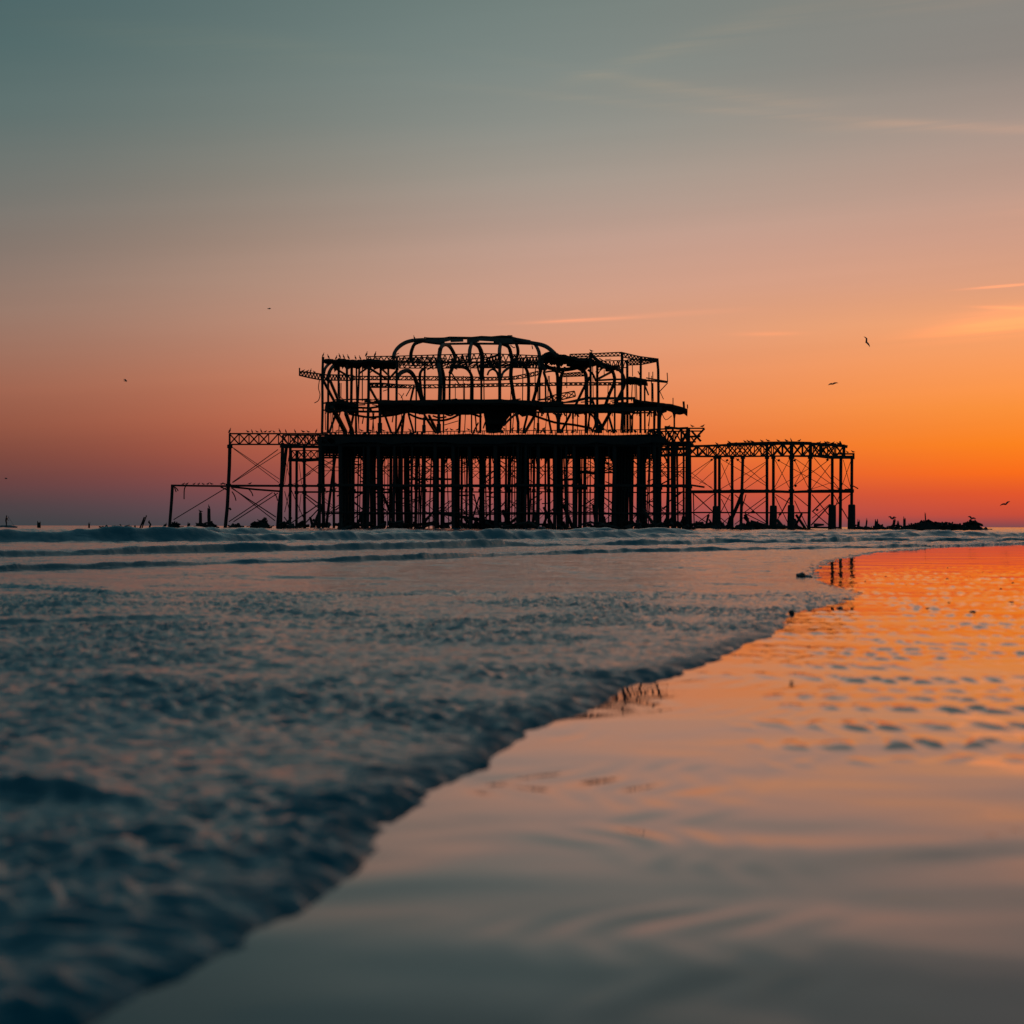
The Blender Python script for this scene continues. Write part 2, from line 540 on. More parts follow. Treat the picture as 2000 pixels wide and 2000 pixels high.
one = np.ones_like(angs)
seg(960, 0.8 * one, hits[0] - 0.06)
seg(14, hits[0] - 0.06, hits[0] + 0.26, False)
seg(130, hits[0] + 0.26, hits[1] - 0.1)
seg(14, hits[1] - 0.1, hits[1] + 0.40, False)
seg(110, hits[1] + 0.40, hits[2] - 0.3)
seg(18, hits[2] - 0.3, hits[2] + 1.3, False)
seg(60, hits[2] + 1.3, hits[3] - 0.5)
seg(18, hits[3] - 0.5, hits[3] + 2.4, False)
seg(190, hits[3] + 2.4, 900 * one)
seg(50, 900 * one, 20000 * one)
kn.append(20000 * one)
Rr = np.stack(kn)
A = np.broadcast_to(angs, Rr.shape)
nr, na_ = Rr.shape
X, Y = (Rr * np.sin(A)).ravel(), (Rr * np.cos(A)).ravel()
ii = np.arange(nr * na_).reshape(nr, na_)
F = np.stack([ii[:-1, :-1], ii[:-1, 1:], ii[1:, 1:], ii[1:, :-1]], -1).reshape(-1, 4)[:, ::-1]

s = shore(X, Y)
s = s + (0.018 * perlin(X / 0.20, Y / 0.20, 21) + 0.018 * perlin(X / 0.07, Y / 0.07, 22) + 0.009 * perlin(X / 0.03, Y / 0.03, 23)) * (1 + sstep(Y, 5, 40) * 12)
nearw = 1 - sstep(Y, 5.0, 11.0)
thin = (0.0035 + 0.0085 * nearw) * (1 - np.exp(-np.maximum(s, 0) / 0.018)) + (0.004 + 0.014 * nearw) * (1 - np.exp(-np.maximum(s, 0) / 0.20))
Z = np.where(s > 0, thin, np.maximum(s, -0.05) * 0.6)
inw = sstep(s, 0.0, 0.25)
inc = 0.80 * sstep(s, 0.0, 0.05) + 0.20 * sstep(s, 0.04, 0.12 + 0.20 * nearw)
far_edge = sstep(s, 0.15, 0.6)
# choppy churned swash
wx_ = X + 0.04 * perlin(X / 0.25, Y / 0.25, 31)
wy_ = Y + 0.04 * perlin(X / 0.25, Y / 0.25, 32)
patch = 0.45 + 0.85 * sstep(perlin(X / 1.1, Y / 1.3, 33), -0.3, 0.4)
calm = 1 - 0.72 * sstep(Y, 11, 17) + 0.15 * sstep(Y, 24, 30)
chop = 1.0 - 2.0 * np.abs(perlin(wx_ / 0.10, wy_ / 0.11, 34))
chop = 0.55 * np.maximum(chop, -0.2) + 0.85 * perlin(wx_ / 0.060, wy_ / 0.070, 35) + 0.35 * perlin(wx_ / 0.033, wy_ / 0.040, 36)
Z += inc * patch * calm * 0.0140 * chop
Z += far_edge * (0.5 + 0.5 * patch) * 0.010 * perlin(X / 0.42, Y / 0.34, 37)
foamv = sstep(s, 0.15, 0.5) * 0.22 * sstep(perlin(X / 0.5, Y / 0.5, 38) + 0.6 * perlin(X / .16, Y / .16, 39), -0.1, 0.7)
frontm = np.zeros_like(X)


def bore(line, H, wf, L, span=None, foam_amt=0.8, seed=50, fade=None):
    """a small breaking line, steep side to the beach, a long low back behind it"""
    global Z, foamv, frontm
    fn, sc = line
    u = Y - fn(X)
    amp = H * (0.8 + 0.6 * perlin(X / (2.2 * sc), Y / (4 * sc), seed + 2) + 0.4 * perlin(X / (0.6 * sc), Y / (2 * sc), seed + 3) + 0.15 * perlin(X / (0.18 * sc), Y / (0.6 * sc), seed + 4))
    if fade:
        amp = amp * np.interp(X, fade[0], fade[1])
    prof = sstep(u, 0, wf) * np.exp(-np.maximum(u - wf, 0) / L)
    m = inw.copy()
    if span:
        xa, xb, fd = span
        m = m * sstep(X, xa - fd, xa + fd) * (1 - sstep(X, xb - fd, xb + fd))
    Z += m * amp * prof
    fo = m * sstep(u, wf * 1.0, wf * 1.8) * np.exp(-np.maximum(u - wf, 0) / (L * 1.3))
    foamv = np.maximum(foamv, fo * foam_amt)
    frontm = np.maximum(frontm, m * sstep(u, -wf, 0) * (1 - sstep(u, wf * 0.9, wf * 1.3)))


bore(L1, 0.075, 0.14, 2.2, foam_amt=0.75, seed=51)
bore(L2, 0.14, 0.26, 4.0, foam_amt=0.90, seed=56)
bore(L3, 0.42, 0.9, 5.0, foam_amt=0.40, seed=61, fade=([-14, 0, 14], [0.70, 0.64, 0.40]))
bore(L4, 0.44, 1.6, 12.0, foam_amt=0.30, seed=66, fade=([-26, -8, 0, 24], [0.78, 0.74, 0.7, 0.3]))
p0, p1 = G(0, 1226), G(206, 1219)
bore(bore_line([(0, 1226), (206, 1219), (330, 1214)], 0.08, 71), 0.030, 0.10, 0.5, span=(p0.x - 2, p1.x + .3, 0.35), foam_amt=0.1, seed=71)
p0, p1 = G(72, 1190), G(152, 1188)
bore(bore_line([(40, 1191), (72, 1190), (152, 1188)], 0.08, 76), 0.020, 0.12, 0.5, span=(p0.x, p1.x, 0.2), foam_amt=0.1, seed=76)
p0, p1 = G(0, 1150), G(217, 1165)
bore(bore_line([(0, 1150), (110, 1157), (217, 1165), (420, 1175)], 0.1, 81), 0.028, 0.16, 0.8, span=(p0.x - 3, p1.x, 0.4), foam_amt=0.1, seed=81)
bore(bore_line([(400, 1128), (700, 1134), (900, 1138)], 0.1, 86), 0.016, 0.2, 0.7, span=(-3.0, -0.3, 0.6), foam_amt=0.1, seed=86)
bore(bore_line([(300, 1330), (500, 1326), (760, 1318)], 0.05, 91), 0.018, 0.08, 0.3, span=(-0.9, -0.35, 0.2), foam_amt=0.1, seed=91)
bore(bore_line([(550, 1212), (640, 1208), (760, 1206)], 0.05, 93), 0.016, 0.1, 0.4, span=(-1.1, -0.7, 0.2), foam_amt=0.1, seed=93)
bore(bore_line([(20, 1372), (200, 1366), (400, 1374)], 0.04, 95), 0.018, 0.07, 0.3, span=(-1.4, -0.8, 0.15), foam_amt=0.1, seed=95)
bore(bore_line([(0, 1590), (150, 1600), (300, 1625)], 0.03, 96), 0.022, 0.05, 0.25, span=(-1.2, -0.6, 0.12), foam_amt=0.1, seed=96)
foamv *= 1 - frontm * (1 - 0.25 * sstep(Y, 45, 60))
Z += inw * sstep(Y, 17, 22) * (0.006 + 0.012 * sstep(Y, 30, 60)) * (perlin(X / 0.22, Y / 0.30, 59) + 0.6 * perlin(X / 0.5, Y / 0.5, 60))
# open water behind the breakers
op = sstep(Y, 26, 70)
Z += op * (0.035 * perlin(X / 1.6, Y / 2.2, 41) + 0.02 * perlin(X / 0.7, Y / 1.0, 42))
op2 = sstep(Y, 50, 110)
Z += op2 * (0.10 * perlin(X / 9, Y / 6, 43) + 0.08 * perlin(X / 4, Y / 3.0, 44))
op3 = sstep(Y, 95, 150)
Z += op3 * (0.16 * perlin(X / 14, Y / 8, 47) + 0.12 * perlin(X / 5, Y / 5, 48))
Z += sstep(Y, 48, 62) * 0.05 * perlin(X / 0.9, Y / 0.7, 49)
foamv = np.maximum(foamv, (1 - 0.55 * frontm) * sstep(Y, 44, 60) * 0.55 * sstep(perlin(X / 3.2, Y / 0.8, 53) + 0.6 * perlin(X / 1.1, Y / 0.5, 54), 0.15, 0.6) * (1 - sstep(Y, 120, 200)))
foamv = np.maximum(foamv, (1 - frontm) * op2 * 0.45 * sstep(perlin(X / 6, Y / 9, 45) + 0.5 * perlin(X / 2, Y / 4, 46), 0.05, 0.6) * (1 - sstep(Y, 120, 200)))
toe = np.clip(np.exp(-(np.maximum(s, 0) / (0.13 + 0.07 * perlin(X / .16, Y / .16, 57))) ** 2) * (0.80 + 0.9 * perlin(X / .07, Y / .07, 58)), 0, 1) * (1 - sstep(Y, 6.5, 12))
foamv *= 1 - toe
keep = (s.reshape(-1)[F] > -0.06).any(1)
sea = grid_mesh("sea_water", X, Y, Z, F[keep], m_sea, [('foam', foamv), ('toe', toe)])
sea["kind"] = "structure"


# ------------------------------------------------------------------ builders
class MB:
    def __init__(self):
        self.v, self.f = [], []

    def tube(self, pts, rads, n=6, caps=True, flat=1.0):
        pts = [Vector(p) for p in pts]
        if not isinstance(rads, (list, tuple)):
            rads = [rads] * len(pts)
        base = len(self.v)
        prev = None
        for i, p in enumerate(pts):
            a = pts[max(i - 1, 0)]
            c = pts[min(i + 1, len(pts) - 1)]
            tdir = (c - a)
            if tdir.length < 1e-9:
                tdir = Vector((0, 0, 1))
            tdir.normalize()
            if prev is None:
                ref = Vector((0, 1, 0)) if abs(tdir.y) < 0.9 else Vector((1, 0, 0))
                e1 = tdir.cross(ref).normalized()
            else:
                e1 = (prev - tdir * prev.dot(tdir))
                if e1.length < 1e-6:
                    e1 = tdir.orthogonal()
                e1.normalize()
            prev = e1
            e2 = tdir.cross(e1)
            for k in range(n):
                a_ = 2 * math.pi * (k + 0.5) / n
                self.v.append(p + e1 * (math.cos(a_) * rads[i]) + e2 * (math.sin(a_) * rads[i] * flat))
        for i in range(len(pts) - 1):
            for k in range(n):
                k2 = (k + 1) % n
                self.f.append((base + i * n + k, base + i * n + k2, base + (i + 1) * n + k2, base + (i + 1) * n + k))
        if caps:
            self.f.append(tuple(base + k for k in range(n))[::-1])
            e = base + (len(pts) - 1) * n
            self.f.append(tuple(e + k for k in range(n)))
        return self

    def slab(self, top, bottom, back):
        """front face between two polylines (same count), pushed back by vectors"""
        n = len(top)
        b0 = len(self.v)
        tb = [Vector(p) + Vector(back[i]) for i, p in enumerate(top)]
        bb = [Vector(p) + Vector(back[i]) for i, p in enumerate(bottom)]
        for seq in (top, bottom, bb, tb):
            self.v.extend(Vector(p) for p in seq)
        for i in range(n - 1):
            for q in range(4):
                q2 = (q + 1) % 4
                self.f.append((b0 + q * n + i, b0 + q * n + i + 1, b0 + q2 * n + i + 1, b0 + q2 * n + i))
        self.f.append(tuple(b0 + q * n for q in range(4)))
        self.f.append(tuple(b0 + q * n + n - 1 for q in range(4))[::-1])
        return self

    def build(self, name, mat, parent=None, smooth=False):
        org = Vector(parent["_org"]) if parent is not None and "_org" in parent else Vector((0, 0, 0))
        me = bpy.data.meshes.new(name)
        me.from_pydata([tuple(v - org) for v in self.v], [], self.f)
        me.update()
        if smooth:
            me.polygons.foreach_set('use_smooth', [True] * len(me.polygons))
        me.materials.append(mat)
        ob = bpy.data.objects.new(name, me)
        COL.objects.link(ob)
        if parent is not None:
            ob.parent = parent
            if "_org" in parent:
                ob["_org"] = tuple(org)
        return ob


def thing(name, label, cat, loc, group=None):
    o = bpy.data.objects.new(name, None)
    COL.objects.link(o)
    o.location = loc
    o["_org"] = tuple(loc)
    o["label"] = label
    o["category"] = cat
    if group:
        o["group"] = group
    o.empty_display_size = 0.5
    return o


def tag(o, label, cat, group=None):
    o["label"] = label
    o["category"] = cat
    if group:
        o["group"] = group
    return o


def PL(pts, dep):
    """pixels -> points; dep a single distance, a pair (start, end) or one per point"""
    n = len(pts)
    if isinstance(dep, (int, float)):
        ds = [dep] * n
    elif len(dep) == 2 and n != 2:
        ds = [dep[0] + (dep[1] - dep[0]) * i / (n - 1) for i in range(n)]
    else:
        ds = list(dep)
    return [P(x, y, d) for (x, y), d in zip(pts, ds)], ds


def smooth_pts(pts, sub=3):
    """Catmull-Rom through pixel points"""
    if len(pts) < 3:
        return pts
    out = []
    q = [pts[0]] + list(pts) + [pts[-1]]
    for i in range(1, len(q) - 2):
        p0, p1, p2, p3 = q[i - 1], q[i], q[i + 1], q[i + 2]
        for k in range(sub):
            t_ = k / sub
            out.append(tuple(0.5 * (2 * p1[j] + (-p0[j] + p2[j]) * t_ + (2 * p0[j] - 5 * p1[j] + 4 * p2[j] - p3[j]) * t_ ** 2
                                    + (-p0[j] + 3 * p1[j] - 3 * p2[j] + p3[j]) * t_ ** 3) for j in range(2)))
    out.append(pts[-1])
    return out


def beam(parent, name, pts, w, dep, n=4, mat=None, curve=False, taper=None):
    if curve:
        pts = smooth_pts(pts)
    p3, ds = PL(pts, dep)
    if isinstance(w, (list, tuple)):
        k = len(p3)
        ws = [w[0] + (w[1] - w[0]) * i / (k - 1) for i in range(k)]
    else:
        ws = [w] * len(p3)
    ws = [ww * 1.15 + 0.75 for ww in ws]
    f_ = 0.5 * (1.2 if n == 4 else 1.0)
    return MB().tube(p3, [ww * f_ * d / FPX for ww, d in zip(ws, ds)], n).build(name, mat or M_IRON, parent)


def rod(parent, a, b_, w, dep):
    if isinstance(dep, (int, float)):
        dep = (dep, dep)
    return beam(parent, "brace_rod", [a, b_], max(0.25, w * 0.9 - 0.55), dep, n=4)


SEABED = -1.2


def column(parent, pts, w, dep, base=True, collars=(), name="column", mat=None, wb=None, n=8):
    """round iron column through pixel points (top first); base=True carries it down into the seabed"""
    p3 = [P(x, y, dep) for x, y in pts]
    w = w + 0.9
    r = [w * 0.5 * dep / FPX] * len(p3)
    if base:
        q = p3[-1].copy()
        dirn = (p3[-1] - p3[-2])
        if q.z > SEABED + 0.05:
            q = p3[-1] + dirn * ((SEABED - p3[-1].z) / min(dirn.z, -0.2))
        p3.append(Vector((q.x, q.y, SEABED)))
        r.append((wb or w) * 0.5 * dep / FPX)
    mb = MB()
    mb.tube(p3, r, n)
    for cy in collars:
        for i in range(len(p3) - 1):
            za, zb = p3[i].z, p3[i + 1].z
            zc = P(pts[0][0], cy, dep).z
            if zb <= zc <= za and za - zb > 0.01:
                c = p3[i].lerp(p3[i + 1], (za - zc) / (za - zb))
                mb.tube([c + Vector((0, 0, .22)), c - Vector((0, 0, .22))], r[i] * 1.55, n)
    return mb.build(name, mat or M_IRON2, parent)


def truss(parent, top, bot, dep, panels, kind='X', wc=2.4, ww=1.4, verts=True, name="truss", lattice_name="lattice"):
    """lattice girder: the chords and end posts are the part, the web a sub-part"""
    def at_(poly, u):
        L = [0.0]
        for a, c in zip(poly[:-1], poly[1:]):
            L.append(L[-1] + math.hypot(c[0] - a[0], c[1] - a[1]))
        tgt = u * L[-1]
        for i in range(len(poly) - 1):
            if tgt <= L[i + 1] or i == len(poly) - 2:
                q = (tgt - L[i]) / max(L[i + 1] - L[i], 1e-6)
                return (poly[i][0] + (poly[i + 1][0] - poly[i][0]) * q, poly[i][1] + (poly[i + 1][1] - poly[i][1]) * q)
    wc, ww = wc + 0.7, ww + 0.9
    d0, d1 = dep if isinstance(dep, tuple) else (dep, dep)
    dd = lambda u: d0 + (d1 - d0) * u
    mb = MB()
    for poly in (top, bot):
        k = max(len(poly) * 2, 4)
        pts = [P(*at_(poly, i / k), dd(i / k)) for i in range(k + 1)]
        mb.tube(pts, wc * 0.6 * dd(.5) / FPX, 4)
    for u in (0, 1):
        mb.tube([P(*at_(top, u), dd(u)), P(*at_(bot, u), dd(u))], wc * 0.55 * dd(u) / FPX, 4)
    tr = mb.build(name, M_IRON, parent)
    lb = MB()
    rr = ww * 0.6 * dd(.5) / FPX
    for i in range(panels):
        u0, u1 = i / panels, (i + 1) / panels
        um = (u0 + u1) / 2
        if kind == 'X':
            if rnd.random() > 0.05:
                lb.tube([P(*at_(top, u0), dd(u0)), P(*at_(bot, u1), dd(u1))], rr, 4)
            if rnd.random() > 0.05:
                lb.tube([P(*at_(bot, u0), dd(u0)), P(*at_(top, u1), dd(u1))], rr, 4)
            if verts and i:
                lb.tube([P(*at_(top, u0), dd(u0)), P(*at_(bot, u0), dd(u0))], rr * 0.8, 4)
        else:
            lb.tube([P(*at_(bot, u0), dd(u0)), P(*at_(top, um), dd(um))], rr, 4)
            lb.tube([P(*at_(top, um), dd(um)), P(*at_(bot, u1), dd(u1))], rr, 4)
    lb.build(lattice_name, M_IRON, tr)
    return tr


def plate(parent, name, top, thick, Yf, Yb, mat=None, jit=0.25, sub=6):
    """a sagging sheet or floor: its front edge through pixels `top` at Yf, running back to Yb at the same height"""
    pts = []
    for a, c in zip(top[:-1], top[1:]):
        for k in range(sub):
            q = k / sub
            pts.append((a[0] + (c[0] - a[0]) * q, a[1] + (c[1] - a[1]) * q))
    pts.append(top[-1])
    T = [P(x, y, Yf) + Vector((0, 0, rnd.uniform(-.05, .05))) for x, y in pts]
    B = [p - Vector((0, 0, thick * rnd.uniform(0.8, 1.3))) for p in T]
    back = [Vector((p.x * (Yb - Yf) / Yf + rnd.uniform(-jit, jit), Yb - Yf + rnd.uniform(-1.2, 1.2), rnd.uniform(-jit, jit))) for p in T]
    return MB().slab(T, B, back).build(name, mat or M_WOOD, parent)


ROWS = [272, 282, 292, 302, 312, 322]

# ================================================================== LANDING STAGE (left)
stage = thing("landing_stage", "stepped iron landing stage frame with open truss, left of the domed pavilion", "pier", P(500, 1030, 276))
column(stage, [(337, 947), (335, 980), (331, 1030)], 5.2, 276, wb=8)
column(stage, [(449, 868), (448, 910), (446, 950), (444, 990), (440, 1030)], 6.2, 276, collars=(872, 948), wb=8)
beam(stage, "post", [(449, 845), (449, 870)], 2.2, 276)
column(stage, [(552, 865), (551, 910), (549.5, 950), (548, 1030)], 6.2, 276, collars=(871, 948))
column(stage, [(560, 868), (556, 905), (551.5, 945)], 5.5, 284, base=False)
column(stage, [(549, 955), (545, 985), (542, 1030)], 5.5, 280)
column(stage, [(567, 866), (567, 950), (566, 1030)], 5.0, 286, collars=(948,))
column(stage, [(579.5, 880), (579, 1030)], 4.6, 292, collars=(949, 962), wb=8)
column(stage, [(594, 868), (594.5, 950), (595, 1030)], 5.0, 286, collars=(900, 949, 962))
beam(stage, "tie_beam", [(334, 948), (390, 949), (447, 949.5)], 3.0, 276)
beam(stage, "tie_beam", [(447, 948.5), (550, 949), (628, 949)], 3.6, 276)
beam(stage, "tie_beam", [(452, 951), (500, 956), (546, 959.5)], 3.0, (276, 280))
beam(stage, "tie_beam", [(560, 949), (632, 949.5)], 3.2, 288)
beam(stage, "tie_beam", [(578, 961), (630, 961)], 2.8, 300)
beam(stage, "walkway_beam", [(563, 898), (590, 899), (632, 897)], 5.6, 288)
beam(stage, "walkway_beam", [(556, 872), (632, 873)], 5.0, 288)
truss(stage, [(448, 847), (550, 847), (640, 847)], [(448, 868), (550, 868), (640, 868)], 276, 10, 'X', 2.6, 1.9)
truss(stage, [(552, 850), (640, 850)], [(552, 874), (640, 874)], 288, 6, 'X', 2.6, 1.8)
truss(stage, [(570, 880), (632, 880)], [(570, 896), (632, 896)], 290, 5, 'X', 1.6, 1.2)
for a, c, w in (((339, 1015), (443, 952), 1.7), ((453, 873), (546, 936), 1.2), ((456, 876), (545, 943), 1.2),
                ((454, 942), (543, 878), 1.6), ((454, 943), (550, 882), 1.3), ((452, 953), (539, 1010), 2.2),
                ((455, 954), (537, 1017), 1.8), ((447, 1019), (532, 962), 1.9), ((456, 1019), (543, 963), 1.9),
                ((553, 880), (567, 940), 0.9), ((566, 880), (556, 945), 0.9), ((556, 960), (566, 1000), 1.2),
                ((565, 960), (556, 1000), 1.2), ((568, 955), (592, 1010), 1.2), ((582, 940), (606, 925), 1.2),
                ((596, 905), (626, 928), 1.2), ((626, 905), (596, 928), 1.2), ((570, 948), (626, 910), 1.0),
                ((596, 965), (624, 985), 1.8), ((596, 970), (622, 992), 1.6), ((624, 984), (590, 1008), 1.8),
                ((626, 990), (598, 1020), 1.8), ((568, 1022), (600, 1000), 1.6), ((584, 1000), (588, 965), 1.0),
                ((584, 905), (589, 945), 1.0), ((578, 880), (590, 890), 1.2), ((555, 1010), (570, 1030), 1.4)):
    rod(stage, a, c, w, (276, 277) if a[0] < 550 else (280, 288))
for pts in ([(363, 949), (360, 956), (359.5, 975)], [(339, 950), (345, 954), (348, 959)], [(341, 952), (344, 961)],
            [(453, 960), (458, 968), (461, 978)], [(484, 954), (491, 961), (494, 969)], [(535, 962), (540, 970), (542, 978)]):
    beam(stage, "hanging_cable", pts, 1.3, 276, curve=True)
for pts, w in (([(448, 992), (451, 996)], 3), ([(431, 951), (446, 958)], 2)):
    beam(stage, "bracket", pts, w, 276)

# ================================================================== PIER PLATFORM
plat = thing("pier_platform", "long iron pier platform on a dense forest of piles under the pavilion", "pier", P(960, 1030, 290))
zt = P(960, 848, 272).z
zb = P(960, 870, 272).z
XL, XR = P(628, 900, 272).x, P(1290, 900, 272).x
# deck, built of long boards laid side by side from front to back
nb_ = 16
for i in range(nb_):
    y0 = 272 + i * (50.0 / nb_)
    y1 = 272 + (i + 1) * (50.0 / nb_) - 0.05
    xl = XL * y0 / 272 + rnd.uniform(-0.6, 0.6)
    xr = XR * y0 / 272 + rnd.uniform(-1.0, 0.6)
    k = 14
    T = [Vector((xl + (xr - xl) * q / k, y0, zt + rnd.uniform(-.10, .06))) for q in range(k + 1)]
    B = [p - Vector((0, 0, 0.30 + rnd.uniform(0, .15))) for p in T]
    MB().slab(T, B, [Vector((0, y1 - y0, 0))] * (k + 1)).build("deck_board", M_WOOD, plat)
# girders under every row of piles
XL0, XR0 = XL, XR
for ri, yr in enumerate(ROWS):
    XL, XR = XL0 * yr / 272, XR0 * yr / 272
    mb = MB()
    for zz, rr in ((zt - 0.45, 0.16), (zb, 0.20)):
        mb.tube([Vector((XL + (XR - XL) * q / 12, yr + 0.1, zz + rnd.uniform(-.04, .04))) for q in range(13)], rr, 4)
    g_ = mb.build("girder", M_IRON2, plat)
    lb = MB()
    k = 34
    for q in range(k):
        xa = XL + (XR - XL) * q / k
        xb_ = XL + (XR - XL) * (q + 1) / k
        if rnd.random() > 0.08:
            lb.tube([(xa, yr + 0.1, zt - 0.45), (xb_, yr + 0.1, zb)], 0.11, 4)
        if rnd.random() > 0.08:
            lb.tube([(xa, yr + 0.1, zb), (xb_, yr + 0.1, zt - 0.45)], 0.11, 4)
    lb.build("lattice", M_IRON2, g_)
XL, XR = XL0, XR0
# cross joists, front to back
for q in range(36):
    xa = XL + (XR - XL) * (q + 0.5) / 36
    MB().tube([(xa, 272, zt - 0.75), (xa * 322 / 272 + rnd.uniform(-.3, .3), 322, zt - 0.75)], 0.22, 4).build("joist", M_IRON2, plat)
# solid fascia plates along the front girder and the second row
for xa, xb_, ya, yb, dep in ((655, 1300, 853, 866, 271.4), (700, 1250, 852, 880, 281.4), (690, 1240, 850, 884, 291.4), (664, 1288, 862, 887, 301.4), (700, 1270, 868, 890, 311.4)):
    top = [(xa + (xb_ - xa) * q / 24, ya + rnd.uniform(-1, 1)) for q in range(25)]
    T = [P(x, y, dep) for x, y in top]
    B = [P(x, yb + rnd.uniform(-2.5, 2.5), dep) for x, y in top]
    MB().slab(T, B, [Vector((0, 0.08, 0))] * 25).build("fascia_plate", M_IRON2, plat)
# edge rail with stubs
mb = MB()
rail = [(628, 844.5), (760, 844), (860, 842.5), (1000, 841), (1150, 840), (1290, 839)]
mb.tube([P(x, y, 271.8) for x, y in rail], 1.1 * 272 / FPX, 4)
rl = mb.build("edge_rail", M_IRON, plat)
lb = MB()
x = 630.0
while x < 1288:
    yy = np.interp(x, [p[0] for p in rail], [p[1] for p in rail])
    lb.tube([P(x, yy, 271.8), P(x + rnd.uniform(-1, 1), 850, 271.8)], rnd.uniform(0.5, 1.5) * 272 / FPX, 4)
    x += rnd.choice((3.5, 5, 7, 9))
lb.build("rail_stubs", M_IRON, rl)["kind"] = "stuff"
# the piles: dark intervals of the photograph, each a row of piles going back
iv = [(622.5, 633), (649.5, 654), (661, 692.5), (711, 716), (717, 733), (736, 747), (761, 765), (768, 776), (778.5, 786.5),
      (789, 799), (804.2, 806), (811, 816), (825, 832), (847, 857), (861.5, 869), (882, 898), (900, 904), (910.5, 912.5), (915, 923),
      (936, 945), (954.5, 958.5), (964, 977), (986.5, 990.5), (992, 998), (1009, 1023.5), (1025, 1033), (1041, 1045.5), (1048, 1055),
      (1063.5, 1066.5), (1068.5, 1074), (1082, 1099), (1104, 1108), (1118.5, 1133.5), (1139.5, 1145.5), (1152.5, 1154), (1162, 1180.5),
      (1188.3, 1189.8), (1197, 1234), (1244.5, 1260.5), (1275, 1291), (1303, 1308), (1310.5, 1319), (1333.5, 1337), (1339.5, 1349)]
cnt = 0
deck_y = lambda dep: 1028 - (zt - 0.5 - CAM_H) / dep * FPX
for a, c in iv:
    n_ = max(1, int(math.ceil((c - a) / 7.0)))
    w_ = (c - a) / n_
    for q in range(n_):
        xc = a + w_ * (q + 0.5)
        dep = ROWS[(cnt * 2 + q) % 6] if (c - a) < 12 else ROWS[q % 6]
        if xc > 1300:
            dep = 276 + 6 * (q % 3)
        lean = rnd.uniform(-2.2, 2.2)
        ty = deck_y(dep) if xc < 1300 else 862
        column(plat, [(xc, ty), (xc + lean * 0.4, 950), (xc + lean, 1030)], w_ + (0.9 if n_ > 1 else 0.0), dep,
               collars=(1028 - 80 * 272 / dep,), wb=w_ * rnd.uniform(1.4, 2.1) + 1.5, n=8)
        cnt += 1
# raking timbers and slanting piles
for pts, w, dep in (([(655, 890), (648, 940), (640, 1005)], 4.5, 286), ([(718, 985), (695, 1030)], 5, 280), ([(748, 965), (762, 1000)], 4.5, 284),
                    ([(630, 985), (612, 1030)], 6, 278), ([(828, 1020), (846, 1000)], 6, 280), ([(1062, 990), (1080, 1030)], 5, 283),
                    ([(925, 965), (936, 1005)], 2.2, 276), ([(936, 970), (924, 1010)], 2.2, 276), ([(1100, 985), (1118, 1030)], 6, 283),
                    ([(1280, 960), (1286, 1030)], 8, 283), ([(1160, 985), (1166, 1030)], 8, 283)):
    column(plat, pts, w, dep, name="raking_pile", wb=w * 1.3)
# horizontal ties at their three levels, on each row
for yr, zy, w in ((272, 948.0, 5.2), (282, 946.5, 5.2), (322, 948.5, 3.4), (292, 904, 1.8), (312, 904, 1.6), (272, 1001, 2.4), (292, 1001, 2.2), (312, 1001, 2.2)):
    z_ = P(960, zy, 272).z
    xa, xb_ = P(628, 900, yr).x, P(1345, 900, yr).x
    pts = [Vector((xa + (xb_ - xa) * q / 10, yr - 0.3, z_ + rnd.uniform(-.06, .06))) for q in range(11)]
    MB().tube(pts, w * 0.6 * 272 / FPX, 4).build("tie_beam", M_IRON2, plat)
for pts, w, dep in (([(797, 936), (885, 936)], 3.2, 284), ([(690, 962), (765, 962)], 3, 300), ([(1180, 923), (1200, 923)], 2.5, 284),
                    ([(1085, 938), (1120, 936)], 4, 284), ([(1130, 921), (1165, 925)], 5, 286)):
    beam(plat, "tie_beam", pts, w, dep)
# bracing rods between piles, in the bays the sky shows through
bays = [(634, 649), (692, 711), (747, 761), (799, 811), (816, 825), (832, 847), (869, 882), (904, 915), (923, 936), (945, 954),
        (977, 986), (998, 1009), (1033, 1041), (1055, 1063), (1074, 1082), (1099, 1104), (1108, 1118), (1146, 1162), (1180, 1197),
        (1234, 1244), (1260, 1275), (1291, 1303), (1319, 1333)]
for a, c in bays:
    for (ya, yb) in ((896, 943), (966, 1026)):
        for q in range(5 if c - a > 10 else 3):
            y0 = rnd.uniform(ya, yb - 22)
            h_ = rnd.uniform(12, 24)
            dep = rnd.choice(ROWS[:5]) + 0.4
            e_ = rnd.uniform(2, 6)
            if q % 2:
                rod(plat, (a - e_, y0), (c + e_, y0 + h_), rnd.uniform(0.9, 1.6), dep)
            else:
                rod(plat, (a - e_, y0 + h_), (c + e_, y0), rnd.uniform(0.9, 1.6), dep)
for q in range(95):
    xc = rnd.uniform(640, 1340)
    dep = rnd.choice(ROWS)
    lean = rnd.uniform(-6, 6)
    column(plat, [(xc, deck_y(dep) if xc < 1290 else 866), (xc + lean * .5, 950), (xc + lean, 1030)], rnd.uniform(0.2, 2.6), dep, name="thin_post", wb=rnd.uniform(2, 5), n=6)
for q in range(110):
    xc = rnd.uniform(640, 1335)
    y0 = rnd.uniform(900, 1005)
    an = rnd.choice((0.45, -0.45, 0.7, -0.7, 0.05)) + rnd.uniform(-.15, .15)
    L = rnd.uniform(14, 40)
    rod(plat, (xc - L / 2 * math.cos(an), y0 - L / 2 * math.sin(an)), (xc + L / 2 * math.cos(an), y0 + L / 2 * math.sin(an)), rnd.uniform(1.4, 3.0), rnd.choice(ROWS) + 0.7)
